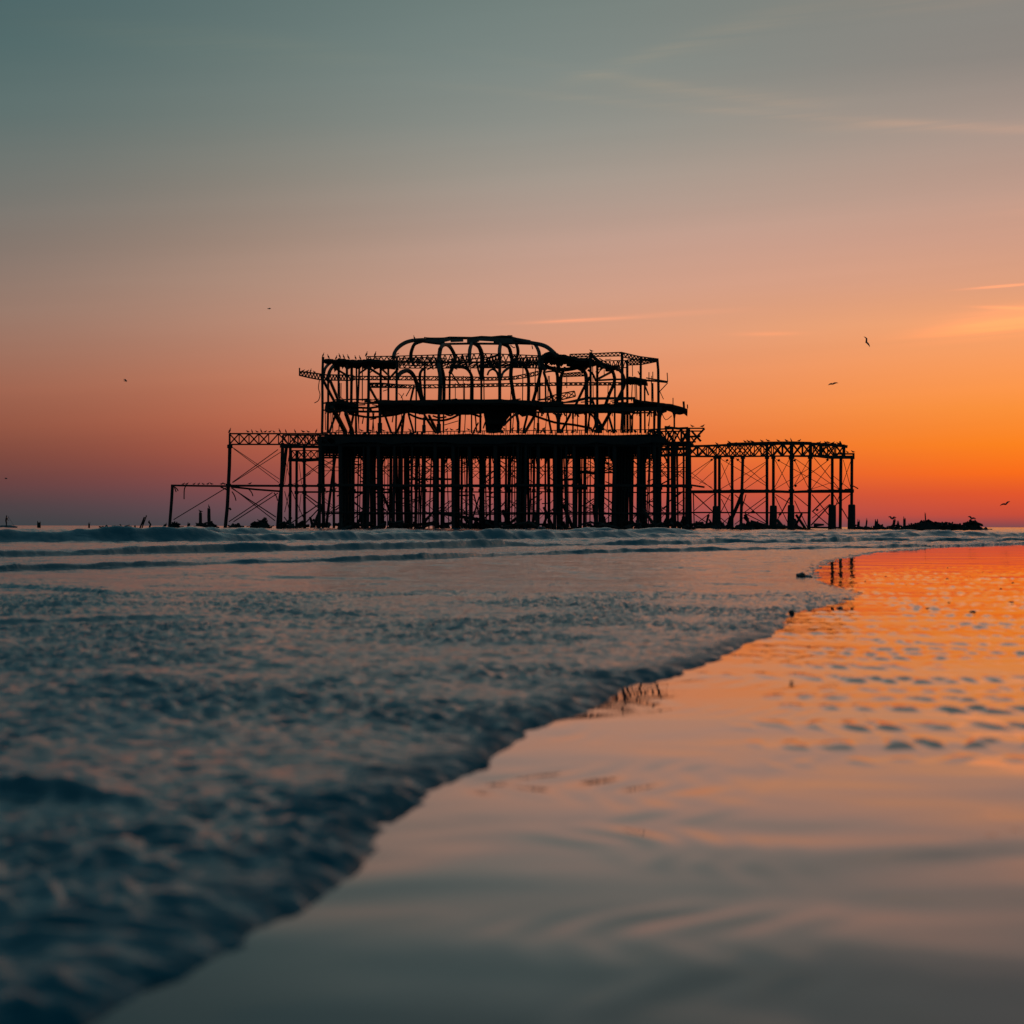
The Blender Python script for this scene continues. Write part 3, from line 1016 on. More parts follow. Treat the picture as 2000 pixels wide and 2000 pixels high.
# arched brackets at pile heads
for xc, sg, yy in ((711, -1, 892), (747, 1, 892), (800, 1, 890), (847, -1, 890), (869, 1, 890), (936, -1, 890), (998, 1, 890), (1041, -1, 890),
                   (1109, 1, 889), (1162, -1, 889), (1197, -1, 889), (1260, 1, 889), (1303, -1, 889)):
    beam(plat, "bracket", [(xc, yy + 16), (xc + sg * 2.5, yy + 7), (xc + sg * 9, yy - 1)], 2.4, 284, curve=True)
# small lattice bits of broken flooring hanging below the deck
for q in range(150):
    x = rnd.uniform(665, 1295)
    y = rnd.uniform(880, 900)
    dep = rnd.choice((300, 308, 316))
    beam(plat, "hanging_scrap", [(x, y - 8), (x + rnd.uniform(-3, 3), y + rnd.uniform(2, 7))], rnd.uniform(0.9, 2.0), dep)
for q in range(80):
    x = rnd.uniform(632, 1288)
    yy = float(np.interp(x, [p[0] for p in rail], [p[1] for p in rail]))
    beam(plat, "deck_scrap", [(x, yy + 5), (x + rnd.uniform(-6, 6), yy + rnd.uniform(-3, 3))], rnd.uniform(0.6, 3.2), 271.8)
# right-hand end truss of the deck with its torn end
truss(plat, [(1270, 839), (1315, 837), (1345, 837)], [(1270, 864), (1315, 864), (1345, 863)], 275, 5, 'X', 2.8, 2.6)
truss(plat, [(1265, 843), (1345, 842)], [(1265, 866), (1345, 866)], 284, 6, 'X', 2.4, 2.2)
for pts, w in (([(1298, 834), (1325, 837), (1344, 836)], 4.0), ([(1340, 836.5), (1376, 836.5)], 2.0), ([(1376, 837), (1362, 852), (1350, 868)], 3.2),
               ([(1350, 841), (1360, 852), (1369, 862)], 3.2), ([(1344, 842), (1372, 842)], 1.8), ([(1346, 853), (1368, 852)], 3.4),
               ([(1345, 863), (1359, 863)], 2.2), ([(1343, 868.5), (1355, 868.5)], 2.2), ([(1290, 868), (1349, 868)], 4.4),
               ([(1282, 878), (1346, 876)], 5.5), ([(1280, 890), (1346, 888)], 5.0), ([(1349, 852), (1356, 862)], 2.0)):
    beam(plat, "broken_beam", pts, w, 276)
truss(plat, [(1290, 872), (1346, 871)], [(1290, 890), (1346, 890)], 284, 5, 'X', 2.0, 1.8)
column(plat, [(1344, 838), (1344, 900), (1343, 960), (1342, 1030)], 8.0, 275, collars=(950,), wb=11)
column(plat, [(1286, 840), (1286, 900), (1285, 1030)], 6.5, 275, wb=9)

# ================================================================== PAVILION
pav = thing("pier_pavilion", "burnt-out two-storey pavilion skeleton with arched dome ribs on the pier platform", "pavilion", P(960, 846, 290))
A, B_, C_, D_ = 276, 285, 296, 308      # front wall to back wall


def posts(rows):
    for pts, w, dep in rows:
        beam(pav, "post", pts, w, dep, n=6, mat=M_IRON2)


posts([
    # upper storey
    ([(631, 697), (629.5, 740), (630, 800), (629, 846)], 4.2, A),
    ([(641, 738), (641, 790), (640, 846)], 3.6, C_), ([(661, 708), (661, 783)], 3.0, D_), ([(677.5, 712), (678, 790)], 4.0, A),
    ([(687, 712), (686, 787)], 4.6, B_), ([(696, 713), (697, 787)], 2.6, D_), ([(702, 714), (699, 787)], 3.2, C_),
    ([(720.5, 716), (719.5, 790), (718, 846)], 4.8, A), ([(743.5, 717), (743.5, 783)], 4.0, B_), ([(758.5, 722), (758.5, 783)], 3.4, C_),
    ([(775, 697), (774.5, 783)], 4.2, A), ([(829.5, 708), (829.5, 783)], 3.6, B_), ([(878.5, 726), (878, 783)], 3.2, D_),
    ([(813, 755), (813, 783)], 2.6, D_), ([(940, 738), (940, 783)], 3.4, C_), ([(976, 690), (976, 740), (976, 783)], 5.6, A),
    ([(1153.5, 690), (1153.5, 790)], 4.0, A), ([(1166.5, 703), (1166.5, 790)], 4.2, B_), ([(1201, 750), (1201, 790)], 3.2, D_),
    ([(1215, 688), (1216, 846)], 5.0, A), ([(1225, 703), (1225.5, 846)], 4.2, B_), ([(1251.5, 697), (1251, 846)], 4.0, A + 4),
    ([(1283.6, 700), (1285.5, 722), (1286, 760), (1286, 846)], 4.4, A), ([(1259, 746), (1259.5, 846)], 2.8, C_),
    ([(1054, 716), (1054, 783)], 2.8, C_), ([(1065, 733), (1066, 790)], 2.8, D_),
    # lower storey
    ([(695, 808), (695, 846)], 3.0, C_), ([(742, 803), (742, 826), (742, 846)], 4.8, A), ([(742, 826), (742, 846)], 8.0, A),
    ([(774, 808), (773, 846)], 3.0, C_), ([(811.5, 803), (811.5, 846)], 2.4, D_), ([(828.6, 815), (828, 846)], 4.0, A),
    ([(828, 830), (828, 846)], 6.5, A), ([(857, 803), (857, 846)], 5.2, A), ([(857, 828), (857, 846)], 8, A), ([(866.5, 803), (866, 846)], 2.6, D_),
    ([(898.5, 806), (897, 846)], 4.0, B_), ([(921, 806), (921, 846)], 2.2, D_), ([(938.5, 806), (938, 846)], 3.8, C_),
    ([(997.5, 803), (997, 846)], 2.8, C_), ([(1008, 804), (1012, 825), (1012, 846)], 5.0, A), ([(1051.5, 803), (1051, 846)], 2.6, C_),
    ([(1051, 826), (1051, 846)], 4.4, C_), ([(1090.5, 803), (1090.5, 846)], 6.4, A), ([(1106.5, 803), (1106.5, 846)], 1.8, D_),
    ([(1119, 803), (1119, 846)], 2.4, C_), ([(1119, 803), (1119, 818)], 3.6, C_), ([(1128, 803), (1128, 846)], 1.1, D_),
    ([(1144.6, 803), (1144, 846)], 4.4, B_), ([(1166, 803), (1166, 846)], 6.0, A), ([(1172, 830), (1172, 846)], 8.0, B_),
    ([(1200.5, 803), (1200.5, 846)], 3.0, D_), ([(1232, 815), (1232, 846)], 2.4, C_), ([(1277.5, 803), (1277.5, 846)], 3.4, B_),
    ([(1289, 800), (1288, 846)], 4.5, A), ([(1317, 800), (1317, 838)], 2.6, A), ([(1221, 803), (1221, 846)], 1.6, D_),
    ([(650, 800), (650, 846)], 1.2, D_), ([(635, 805), (636, 840)], 0.9, D_)])


def diags(rows):
    for pts, w, dep in rows:
        beam(pav, "diagonal_brace", pts, w, dep, n=4)


diags([
    ([(632, 744), (653, 784)], 3.6, (A, C_)), ([(645, 744), (661, 782)], 4.0, (A, C_)), ([(721.5, 756), (739, 787)], 3.0, (A, C_)),
    ([(651.6, 717.6), (675, 731.6)], 2.4, (A, B_)), ([(723, 720), (756, 741)], 2.8, (A, B_)), ([(702, 729), (717, 719)], 2.2, (C_, A)),
    ([(745, 720), (760, 734)], 2.2, (B_, C_)), ([(759, 741), (776, 722)], 2.4, (C_, A)), ([(808, 756), (802, 782)], 3.0, (B_, C_)),
    ([(648, 795), (662, 820), (675, 845)], 6.5, (A, B_)), ([(675, 806), (689, 845)], 5.6, (A, B_)), ([(656, 809), (643, 845)], 3.0, (B_, A)),
    ([(690, 812), (683, 845)], 3.4, (C_, B_)), ([(752.5, 813), (764, 845)], 3.0, (B_, A)), ([(790, 808), (775, 845)], 3.2, (A, B_)),
    ([(789, 812), (785.5, 845)], 3.4, (C_, B_)), ([(797.5, 808), (808, 845)], 2.6, (B_, A)), ([(829, 811), (851, 845)], 3.2, (A, B_)),
    ([(838, 812), (855, 845)], 3.6, (A, C_)), ([(1030, 810), (1021.5, 845)], 3.2, (A, B_)), ([(1044.5, 811), (1025, 845)], 3.6, (B_, A)),
    ([(1114, 809), (1095, 845)], 3.0, (A, B_)), ([(1152, 808), (1147, 845)], 2.8, (A, B_)), ([(1193.5, 803), (1172, 841)], 4.2, (A, B_)),
    ([(1160, 806), (1178, 838)], 3.6, (B_, A)), ([(1189, 813), (1198, 845)], 3.0, (C_, B_)), ([(1070, 808), (1077, 845)], 3.0, (B_, A)),
    ([(1062, 727), (1082, 787)], 3.6, (A, C_)), ([(1058, 716), (1050, 752), (1041, 784)], 4.6, (A, B_, C_)),
    ([(1151.6, 737), (1138, 762), (1124, 792)], 3.4, (A, B_, C_)), ([(1172, 714), (1194, 725)], 2.4, (A, B_)), ([(1170, 739), (1193, 727)], 2.8, (A, B_)),
    ([(1258, 749), (1266.5, 771)], 1.8, (C_, A)), ([(1304, 748), (1288, 765)], 1.2, (A, A)), ([(1210, 705), (1206, 716)], 1.6, (A, B_)),
    ([(879, 724), (897, 751), (903, 755)], 1.3, (B_, C_, C_)), ([(914, 745), (916, 738)], 1.2, (C_, C_)), ([(802, 758), (793, 774)], 1.2, (B_, B_)),
    ([(1084, 790), (1118, 783), (1150, 776)], 2.6, (B_, B_, A)), ([(1168, 731), (1178, 712)], 1.4, (D_, D_)), ([(1156, 780), (1160, 791)], 4.5, (A, A)),
    ([(925, 843), (934, 826)], 1.6, (A, B_)), ([(944, 836), (950, 818)], 1.6, (A, B_)), ([(868, 830), (895, 822)], 0.9, (B_, B_))])


def ribs(rows):
    for pts, w, dep in rows:
        beam(pav, "dome_rib", pts, w * 1.15 + 0.4, dep, n=6, mat=M_IRON2, curve=True)


ribs([
    ([(768.5, 700), (771, 688), (778.6, 678), (791, 669.5), (806.6, 665), (828, 663.5)], 5.0, (A, B_ + 5)),
    ([(802.7, 703), (802.7, 691), (806, 679), (811, 671), (824, 666.5)], 4.4, (D_, C_)),
    ([(866, 671), (860, 682), (857.5, 700), (857, 716), (860, 738), (859, 784)], 5.4, (C_, A)),
    ([(857, 706), (862, 716), (867, 739), (867, 783)], 4.0, (B_, C_)),
    ([(859, 682), (865.6, 674), (875, 674), (882.7, 683), (889, 699), (885, 714), (879.5, 728)], 5.0, (A, D_)),
    ([(922, 669), (917.6, 683), (917, 704)], 4.6, (C_, A)),
    ([(924, 669), (934, 675), (940, 688), (942, 705), (940.5, 739)], 6.0, (C_, D_)),
    ([(886, 714), (900, 716.5), (912, 720), (920, 731.6), (922, 745.6), (922, 783)], 4.0, (B_, C_)),
    ([(978, 671), (976, 680), (975.5, 692)], 4.6, (C_, A)),
    ([(980, 671), (993, 677), (998, 692), (1000, 705), (997.6, 733), (1001.5, 764), (1005, 784)], 4.8, (C_, D_)),
    ([(1008, 671), (1011, 680), (1011.5, 691), (1007, 703)], 4.0, (C_, D_)),
    ([(1044, 671), (1050, 681), (1053.5, 693), (1054, 720)], 4.6, (C_, A)),
    ([(1016, 709), (1027, 719), (1032, 736), (1032.5, 760), (1032, 784)], 4.0, (B_, C_)),
    ([(1000, 661.5), (1031, 668.5), (1056, 673), (1070, 679), (1084, 691)], 5.4, (C_, A)),
    ([(776, 738), (783, 728), (797, 724), (808, 734), (815, 752), (825, 784)], 5.6, (A, C_)),
    ([(826, 783), (822, 760), (820, 735), (823, 724), (830, 719)], 3.4, (D_, B_)),
    ([(640, 742), (644, 725), (652, 714), (664, 708)], 4.6, (A, C_)), ([(630, 742), (634, 722), (642, 711), (652, 705)], 3.8, (A, C_)),
    ([(1083, 718), (1089, 735), (1089.5, 784)], 4.2, (A, B_)), ([(1103, 719), (1096, 735), (1095, 755), (1093.5, 784)], 4.2, (A, B_)),
    ([(1130, 719), (1140, 725), (1145, 738), (1145.5, 790)], 4.8, (B_, A)),
    ([(1148, 722), (1158, 731), (1164, 745)], 2.6, (C_, C_)),
    ([(1194, 718), (1200.5, 739), (1197, 754), (1190, 770), (1183, 790)], 4.2, (A, C_)),
    ([(1204, 718), (1213, 726), (1219, 740), (1218, 756), (1203, 787)], 4.2, (A, C_)),
    ([(931, 707), (934, 722), (938, 734)], 2.6, (C_, C_)), ([(952, 733), (956, 724), (968, 719)], 2.2, (C_, C_)),
    ([(962, 720), (970, 726), (974, 738)], 3.0, (A, A)), ([(979, 738), (983, 727), (994, 718)], 3.0, (A, B_)),
    ([(998, 726), (1002, 712), (1010, 706), (1020, 708)], 3.0, (D_, C_))])
# the ridge and its sagging second line, torn sheeting between
beam(pav, "ridge_beam", [(824, 663.6), (868, 661.5), (878, 659.8), (922, 660.5), (940, 658.6), (960, 659.5), (980, 657.6), (996, 658.5), (1008, 662), (1036, 667)], 4.6, C_, n=6)
beam(pav, "ridge_beam", [(824, 667), (845, 670), (862, 672), (886, 671.5), (920, 671), (975, 671.5), (1008, 670.5), (1036, 671.5)], 3.6, C_ - 3, n=6)
for x0, x1, y0, y1, h0, h1 in ((826, 868, 664, 663, 4, 8), (880, 905, 662, 662, 6, 5), (912, 936, 661, 661, 9, 6), (932, 968, 660, 660, 5, 7), (964, 1012, 659, 663, 10, 7), (858, 880, 662, 661, 8, 4)):
    T = [P(x0, y0, C_ - 1), P((x0 + x1) / 2, (y0 + y1) / 2 - .8, C_ - 1), P(x1, y1, C_ - 1)]
    Bt = [P(x0, y0 + h0, C_ - 2), P((x0 + x1) / 2, (y0 + y1 + h0 + h1) / 2, C_ - 2), P(x1, y1 + h1, C_ - 2)]
    MB().slab(T, Bt, [Vector((0, 0.35, 0))] * 3).build("roof_sheet", M_WOOD, pav)
beam(pav, "finial_rail", [(991, 655.5), (1000.5, 655.5), (1000, 659)], 1.2, C_)
for pts in ([(997, 674), (1003, 679), (1006, 678)], [(1039, 675), (1040.5, 682)], [(828, 659), (840, 660), (868, 660)]):
    beam(pav, "hanging_cable", pts, 1.2, C_, curve=True)
# lattice girders
truss(pav, [(585, 726), (606, 728), (628, 731)], [(585, 733), (606, 738), (628, 742)], (A - 3, A), 7, 'W', 2.4, 1.5)
beam(pav, "post", [(585, 718.5), (585, 734)], 1.8, A - 3)
truss(pav, [(630, 732), (690, 733)], [(630, 742), (690, 743)], A, 10, 'W', 2.4, 1.6)
truss(pav, [(690, 735), (780, 735), (860, 735.5), (960, 737), (1000, 736), (1030, 730), (1056, 724)], [(690, 741.5), (780, 742), (860, 742.5), (960, 743), (1000, 741.5), (1030, 737), (1056, 731)], C_, 44, 'X', 1.7, 1.3, verts=False)
truss(pav, [(720, 748), (780, 752), (860, 751.5), (960, 749.5), (1100, 747.5), (1215, 747)], [(720, 755), (780, 758), (860, 757.5), (960, 755), (1100, 752.5), (1215, 752)], A + 2, 52, 'X', 1.7, 1.3, verts=False)
truss(pav, [(723, 748), (745, 748), (790, 752)], [(723, 757), (745, 757), (790, 757)], D_, 7, 'X', 1.4, 1.2)
truss(pav, [(716, 696.5), (780, 695.5), (860, 693), (946, 690.5), (1000, 692.5), (1056, 695)], [(716, 704), (780, 706), (860, 707), (946, 706.5), (1000, 706), (1056, 707)], A, 30, 'W', 1.6, 1.5)
truss(pav, [(780, 708), (860, 709), (946, 708.5), (1056, 708)], [(780, 719), (860, 719), (946, 718.5), (1020, 718)], B_, 24, 'W', 1.5, 1.4)
truss(pav, [(780, 700), (830, 698), (870, 700)], [(780, 713), (830, 714), (870, 714)], D_, 10, 'X', 1.6, 1.5)
truss(pav, [(875, 703), (902, 696), (917, 694)], [(880, 718), (902, 717), (917, 715)], D_, 6, 'X', 1.5, 1.4)
truss(pav, [(938, 704), (960, 699), (974, 694)], [(942, 716), (960, 717), (974, 716)], C_, 6, 'X', 2.0, 1.7)
truss(pav, [(1004, 700), (1060, 697)], [(1004, 718), (1060, 719)], D_, 9, 'X', 2.0, 1.7)
beam(pav, "girder_flange", [(870, 707), (905, 704), (930, 700), (955, 698), (972, 693)], 1.8, C_)
truss(pav, [(1113, 692), (1153, 691), (1192, 689), (1215, 688)], [(1113, 697.5), (1153, 696.5), (1192, 695.5), (1215, 695)], D_, 13, 'W', 1.7, 1.3)
truss(pav, [(1215, 688.5), (1246, 696), (1284, 701)], [(1215, 697), (1246, 703), (1284, 706)], (D_, A), 10, 'W', 1.9, 1.5)
truss(pav, [(1225, 703), (1252, 702), (1284, 701)], [(1225, 713), (1252, 712), (1284, 706)], A, 9, 'X', 1.9, 1.4)
truss(pav, [(1172, 705), (1225, 704)], [(1172, 718), (1225, 718)], B_, 7, 'W', 1.5, 1.2)
truss(pav, [(1095, 730), (1145, 726)], [(1097, 736), (1145, 734)], D_, 7, 'X', 1.6, 1.4)
truss(pav, [(1064, 777), (1093, 769), (1122, 764)], [(1066, 787), (1095, 781), (1124, 774)], B_ - 2, 4, 'X', 2.2, 1.3, name="fallen_truss")
# roofs and floors: sheets running front to back
plate(pav, "roof_sheet", [(652, 706), (662, 699), (680, 702), (705, 703), (720, 701), (750, 703), (779, 703)], 0.35, A + 1, A + 13)
plate(pav, "roof_sheet", [(632, 702), (645, 700), (656, 703)], 0.25, A, A + 6)
plate(pav, "roof_sheet", [(1056, 695), (1066, 688), (1085, 692), (1100, 692), (1115, 696), (1135, 699), (1156, 699)], 0.35, A + 2, A + 17)
plate(pav, "roof_sheet", [(1150, 696), (1160, 703), (1172, 709), (1185, 712), (1210, 714)], 0.25, A + 4, A + 10)
for pts, w, dep in (([(1062, 713), (1072, 718), (1095, 722), (1118, 720), (1150, 712)], 7, A + 8), ([(1060, 700), (1068, 691), (1078, 690), (1088, 697)], 5, A),
                    ([(1058, 703), (1060, 716), (1066, 724)], 7, A), ([(1085, 693), (1100, 702), (1120, 706), (1153, 704)], 9, A + 4),
                    ([(1084, 692), (1088, 706), (1092, 722)], 7, A + 4), ([(1153, 689), (1160, 698), (1170, 706), (1180, 712), (1195, 717)], 5.5, A),
                    ([(1186, 713), (1197, 720), (1210, 716)], 7, B_), ([(1110, 712), (1132, 716), (1152, 710)], 4.5, B_), ([(1064, 727), (1080, 725), (1100, 729)], 2.5, C_),
                    ([(1154, 688), (1154, 716)], 5.5, A)):
    beam(pav, "collapsed_rafter", pts, w, dep, n=6, curve=True, mat=M_WOOD)
# first floor
plate(pav, "floor_sheet", [(738, 781.5), (800, 781), (850, 780.5), (980, 779.5), (1000, 780.5), (1046, 782.5)], 0.6, A + 2, A + 27, sub=4)
plate(pav, "floor_sheet", [(636, 785), (660, 782), (680, 786), (700, 787)], 0.4, A + 1, A + 20, sub=4)
plate(pav, "floor_sheet", [(1044, 783), (1060, 787), (1150, 790), (1210, 788), (1240, 787)], 0.45, A + 2, A + 17, sub=4)
plate(pav, "floor_sheet", [(1236, 779), (1262, 783), (1290, 786), (1312, 789), (1343, 799)], 0.3, A, A + 14, sub=4)
plate(pav, "floor_sheet", [(1226, 735.5), (1240, 736), (1262, 741)], 0.3, A + 4, A + 13, sub=4)
for pts, w, dep in (([(1044, 785), (1085, 787), (1120, 785), (1153, 777)], 2.6, A), ([(1151, 778.5), (1200, 778), (1240, 778)], 4.6, A), ([(1165, 743), (1200, 741), (1230, 741)], 3.0, C_),
                    ([(630, 801), (660, 802), (700, 801)], 2.0, A), ([(630, 788), (640, 786)], 2.4, A), ([(697, 787), (720, 788), (740, 788)], 2.0, B_),
                    ([(697, 796), (722, 797), (742, 794)], 3.4, B_), ([(680, 803), (712, 804), (745, 804)], 3.6, C_), ([(738, 785), (850, 785), (980, 784), (1046, 787)], 5.0, A),
                    ([(740, 803), (800, 802), (870, 802), (945, 804)], 3.0, D_), ([(990, 804), (1060, 805), (1160, 806)], 3.0, D_), ([(1060, 799), (1160, 800), (1292, 799)], 7.5, A),
                    ([(1160, 806), (1215, 805)], 2.0, C_), ([(1238, 785), (1290, 792), (1330, 799)], 4.0, A + 3), ([(1285, 804), (1302, 802)], 3.2, B_), ([(1230, 806), (1280, 806)], 2.2, C_),
                    ([(1228, 737), (1246, 740), (1262, 743), (1285, 744.5), (1304, 746.5)], 3.2, A), ([(1262, 738), (1285, 742), (1303, 745)], 1.5, A - 2),
                    ([(1240, 747), (1264, 748)], 2.2, C_)):
    beam(pav, "floor_beam", pts, w, dep)
for pts, w, dep in (([(681, 808), (700, 812), (723, 815), (752.5, 812.5), (777, 809), (792, 804)], 2.8, B_), ([(798, 808), (813, 815), (827, 818.6), (847, 820), (866, 821), (884, 816), (897, 809.5), (909, 807.5), (923, 809), (941, 815)], 2.8, B_),
                    ([(983, 832), (996, 818), (1010, 807)], 3.0, A), ([(1008, 812), (1018, 806), (1043, 812), (1083, 825), (1122, 830), (1156, 837)], 3.0, B_), ([(1098, 808), (1094, 812), (1092, 822)], 3, A),
                    ([(1080, 806), (1086, 810), (1089, 820)], 3, A), ([(1223, 805), (1230, 809), (1232, 818)], 2.4, C_), ([(1248, 807), (1237, 808), (1232, 820)], 2.2, C_), ([(1309, 801), (1315, 806), (1317, 816)], 2.4, A),
                    ([(1326, 801), (1319, 806), (1317, 816)], 2.4, A), ([(1302, 803), (1293, 807), (1289, 818)], 2.2, A), ([(1150, 807), (1160, 815), (1163, 828), (1158, 840)], 2.6, C_),
                    ([(868, 808), (880, 812), (890, 806)], 2.0, D_), ([(760, 808), (768, 803), (780, 806)], 1.8, D_), ([(845, 812), (858, 816), (872, 814)], 2.2, C_)):
    beam(pav, "sagging_beam", pts, w * 1.25, dep, curve=True)
# the collapsed floor that funnels down to the deck
fun_t = [(944, 802), (962, 801), (982, 801), (1004, 803)]
fun_b = [(949, 845), (958, 846), (967, 846), (977, 845)]
rowsF = []
for k in range(6):
    q = k / 5
    row = []
    for (xa, ya), (xb_, yb) in zip(fun_t, fun_b):
        x = xa + (xb_ - xa) * (q ** 0.75) + rnd.uniform(-1.2, 1.2)
        row.append(P(x, ya + (yb - ya) * q, A + 8 - 3 * math.sin(3 * q) + rnd.uniform(-.4, .4)))
    rowsF.append(row)
mb = MB()
for k in range(5):
    mb.slab(rowsF[k], rowsF[k + 1], [Vector((0, 0.3, 0))] * 4)
mb.build("collapsed_floor", M_WOOD, pav)
for q in range(9):
    x = 946 + q * 6
    beam(pav, "broken_joist", [(x, 803), (950 + q * 3.2 + rnd.uniform(-3, 3), 845)], rnd.uniform(1.5, 3), A + 6)
for q in range(95):
    x = rnd.uniform(636, 1292)
    y = 797 if x < 1046 else 801
    L = rnd.uniform(4, 14)
    beam(pav, "hanging_scrap", [(x, y), (x + rnd.uniform(-7, 7), y + L)], rnd.uniform(0.6, 2.6), rnd.choice((A + 3, B_, C_, D_)))
for q in range(26):
    x = rnd.uniform(640, 1280)
    dep = rnd.choice((B_, C_, D_))
    beam(pav, "post", [(x, rnd.choice((716, 734, 748))), (x + rnd.uniform(-2, 2), 784)], rnd.uniform(0.6, 1.6), dep, n=6, mat=M_IRON2)
    x = rnd.uniform(640, 1280)
    beam(pav, "post", [(x, 803), (x + rnd.uniform(-4, 4), 845)], rnd.uniform(0.6, 1.8), dep, n=6, mat=M_IRON2)
for q in range(40):
    x = rnd.uniform(700, 1210)
    y = rnd.uniform(695, 722)
    an = rnd.uniform(-0.9, 0.9)
    L = rnd.uniform(8, 26)
    beam(pav, "twisted_bar", [(x - L / 2, y - L / 2 * math.sin(an)), (x, y + rnd.uniform(-2, 2)), (x + L / 2, y + L / 2 * math.sin(an))], rnd.uniform(0.5, 1.5), rnd.choice((A + 4, B_, C_, D_)))
for q in range(46):
    x = rnd.uniform(650, 1240)
    y = 780 + rnd.uniform(0, 12)
    beam(pav, "floor_scrap", [(x, y), (x + rnd.uniform(10, 30), y + rnd.uniform(-4, 4))], rnd.uniform(1.0, 3.0), rnd.choice((A + 1, B_)))
# fine hanging wires and stray uprights
for pts, w, dep in (([(624, 742), (622, 758), (625, 770), (622, 782), (614, 787)], 0.9, A), ([(1107, 735), (1107, 758)], 0.8, A), ([(1240, 750), (1241, 780)], 0.9, C_), ([(1272, 744), (1274.5, 786)], 0.9, A),
                    ([(1267.5, 727), (1267.5, 742)], 1.0, A), ([(1275, 726), (1275, 743)], 1.0, A), ([(1303, 728), (1304, 746)], 1.1, A), ([(1246, 725), (1250, 733)], 1.2, A + 4), ([(1314.5, 777), (1314.5, 790)], 1.0, A),
                    ([(1335, 784), (1336, 797)], 3.4, A), ([(1342.5, 790), (1343, 798)], 1.4, A), ([(1292, 805), (1300, 820), (1312, 812)], 0.8, A), ([(1270, 808), (1266, 832)], 0.9, C_), ([(701, 812), (700.5, 828)], 1.0, B_),
                    ([(710, 814), (707.5, 828)], 1.4, B_), ([(723, 819), (735, 817)], 1.8, B_), ([(768, 812), (766, 825)], 1.6, B_), ([(646, 803), (647, 830)], 0.8, A), ([(778, 768), (784, 774), (787, 782)], 0.7, C_),
                    ([(789, 768), (783, 778)], 0.7, C_), ([(748, 764), (760, 760)], 0.8, C_), ([(664, 775), (672, 781)], 0.8, C_), ([(1180, 722), (1180, 733)], 0.8, D_), ([(1235, 712), (1235.5, 735)], 0.8, D_), ([(1296, 780), (1289, 765)], 0.7, A)):
    beam(pav, "hanging_wire", pts, w, dep, curve=len(pts) > 2)

# ================================================================== WALKWAY (right)
walk = thing("pier_walkway", "right-hand pier walkway truss on slender columns with thick pile bases", "pier", P(1510, 1030, 272))
WD = 271
cols = [((1397, 890), 5.0, 1397, True), ((1405, 890), 5.0, 1405, False), ((1430, 890), 5.0, 1430, False), ((1451, 890), 5.2, 1447, False),
        ((1498, 866), 5.0, 1498, False), ((1510.5, 890), 5.0, 1510.5, True), ((1546, 864), 6.8, 1545.5, True), ((1583, 866), 5.6, 1580, False),
        ((1625.5, 893), 5.0, 1625.5, True), ((1642.5, 890), 5.4, 1641, False), ((1664, 890), 5.0, 1663, True)]
for i, ((x, y), w, xb_, cap) in enumerate(cols):
    dep = WD + (0, 7, 2)[i % 3]
    column(walk, [(x, y), ((x + xb_) / 2, 958), (xb_, 1030)], w, dep, collars=(893, 959), wb=w * 1.4)
for xc, yc, w in ((1399.5, 990, 15.5), (1510.5, 989, 14), (1545, 988, 13), (1625.5, 988, 14.5), (1663.5, 987, 14)):
    top = P(xc, yc, WD)
    r = w * 0.5 * WD / FPX
    p3 = [top + Vector((0, 0, 0.12)), top, P(xc, 1005, WD), P(xc - .5, 1022, WD)]
    p3.append(Vector((p3[-1].x, WD, SEABED)))
    MB().tube(p3, [r * .8, r, r * 1.03, r * 1.08, r * 1.12], 12).build("pile_base", M_WEED, walk)
column(walk, [(1453, 955), (1440, 988), (1427, 1017)], 6.6, WD + 3, name="raking_pile", wb=9)
truss(walk, [(1343, 871), (1400, 869.5), (1424, 868), (1500, 866.5), (1585, 865.5)], [(1343, 891), (1400, 891), (1500, 891), (1585, 890)], WD, 13, 'X', 2.6, 2.0)
truss(walk, [(1343, 873), (1430, 870), (1520, 868), (1600, 868), (1650, 870)], [(1343, 892), (1430, 892), (1520, 891), (1600, 892), (1650, 892)], WD + 9, 15, 'X', 2.2, 1.9)
truss(walk, [(1585, 866), (1620, 868), (1648, 871)], [(1585, 889), (1620, 892), (1648, 893)], WD, 4, 'X', 2.8, 2.4)
for pts, w, dep in (([(1420, 867), (1455, 866), (1500, 864.5), (1546, 864), (1585, 865)], 3.6, WD), ([(1585, 867), (1620, 868.5), (1646, 871), (1655, 872.5)], 5.0, WD), ([(1598, 890), (1620, 893), (1668, 893)], 6.0, WD),
                    ([(1628, 886.5), (1668, 886.5)], 2.6, WD), ([(1667, 885), (1667, 897)], 3.2, WD), ([(1628, 894.5), (1668, 894.5)], 3.0, WD + 4), ([(1648, 868), (1647, 892)], 3.4, WD), ([(1604, 868), (1604, 890)], 4.0, WD),
                    ([(1640, 862), (1645, 872), (1654, 872)], 2.5, WD)):
    beam(walk, "deck_beam", pts, w, dep)
for q in range(14):
    x = 1430 + q * 16
    beam(walk, "deck_scrap", [(x, 866.5), (x + rnd.uniform(5, 12), 866 + rnd.uniform(-3, 1.5))], rnd.uniform(1.2, 2.6), WD + rnd.uniform(0, 6))
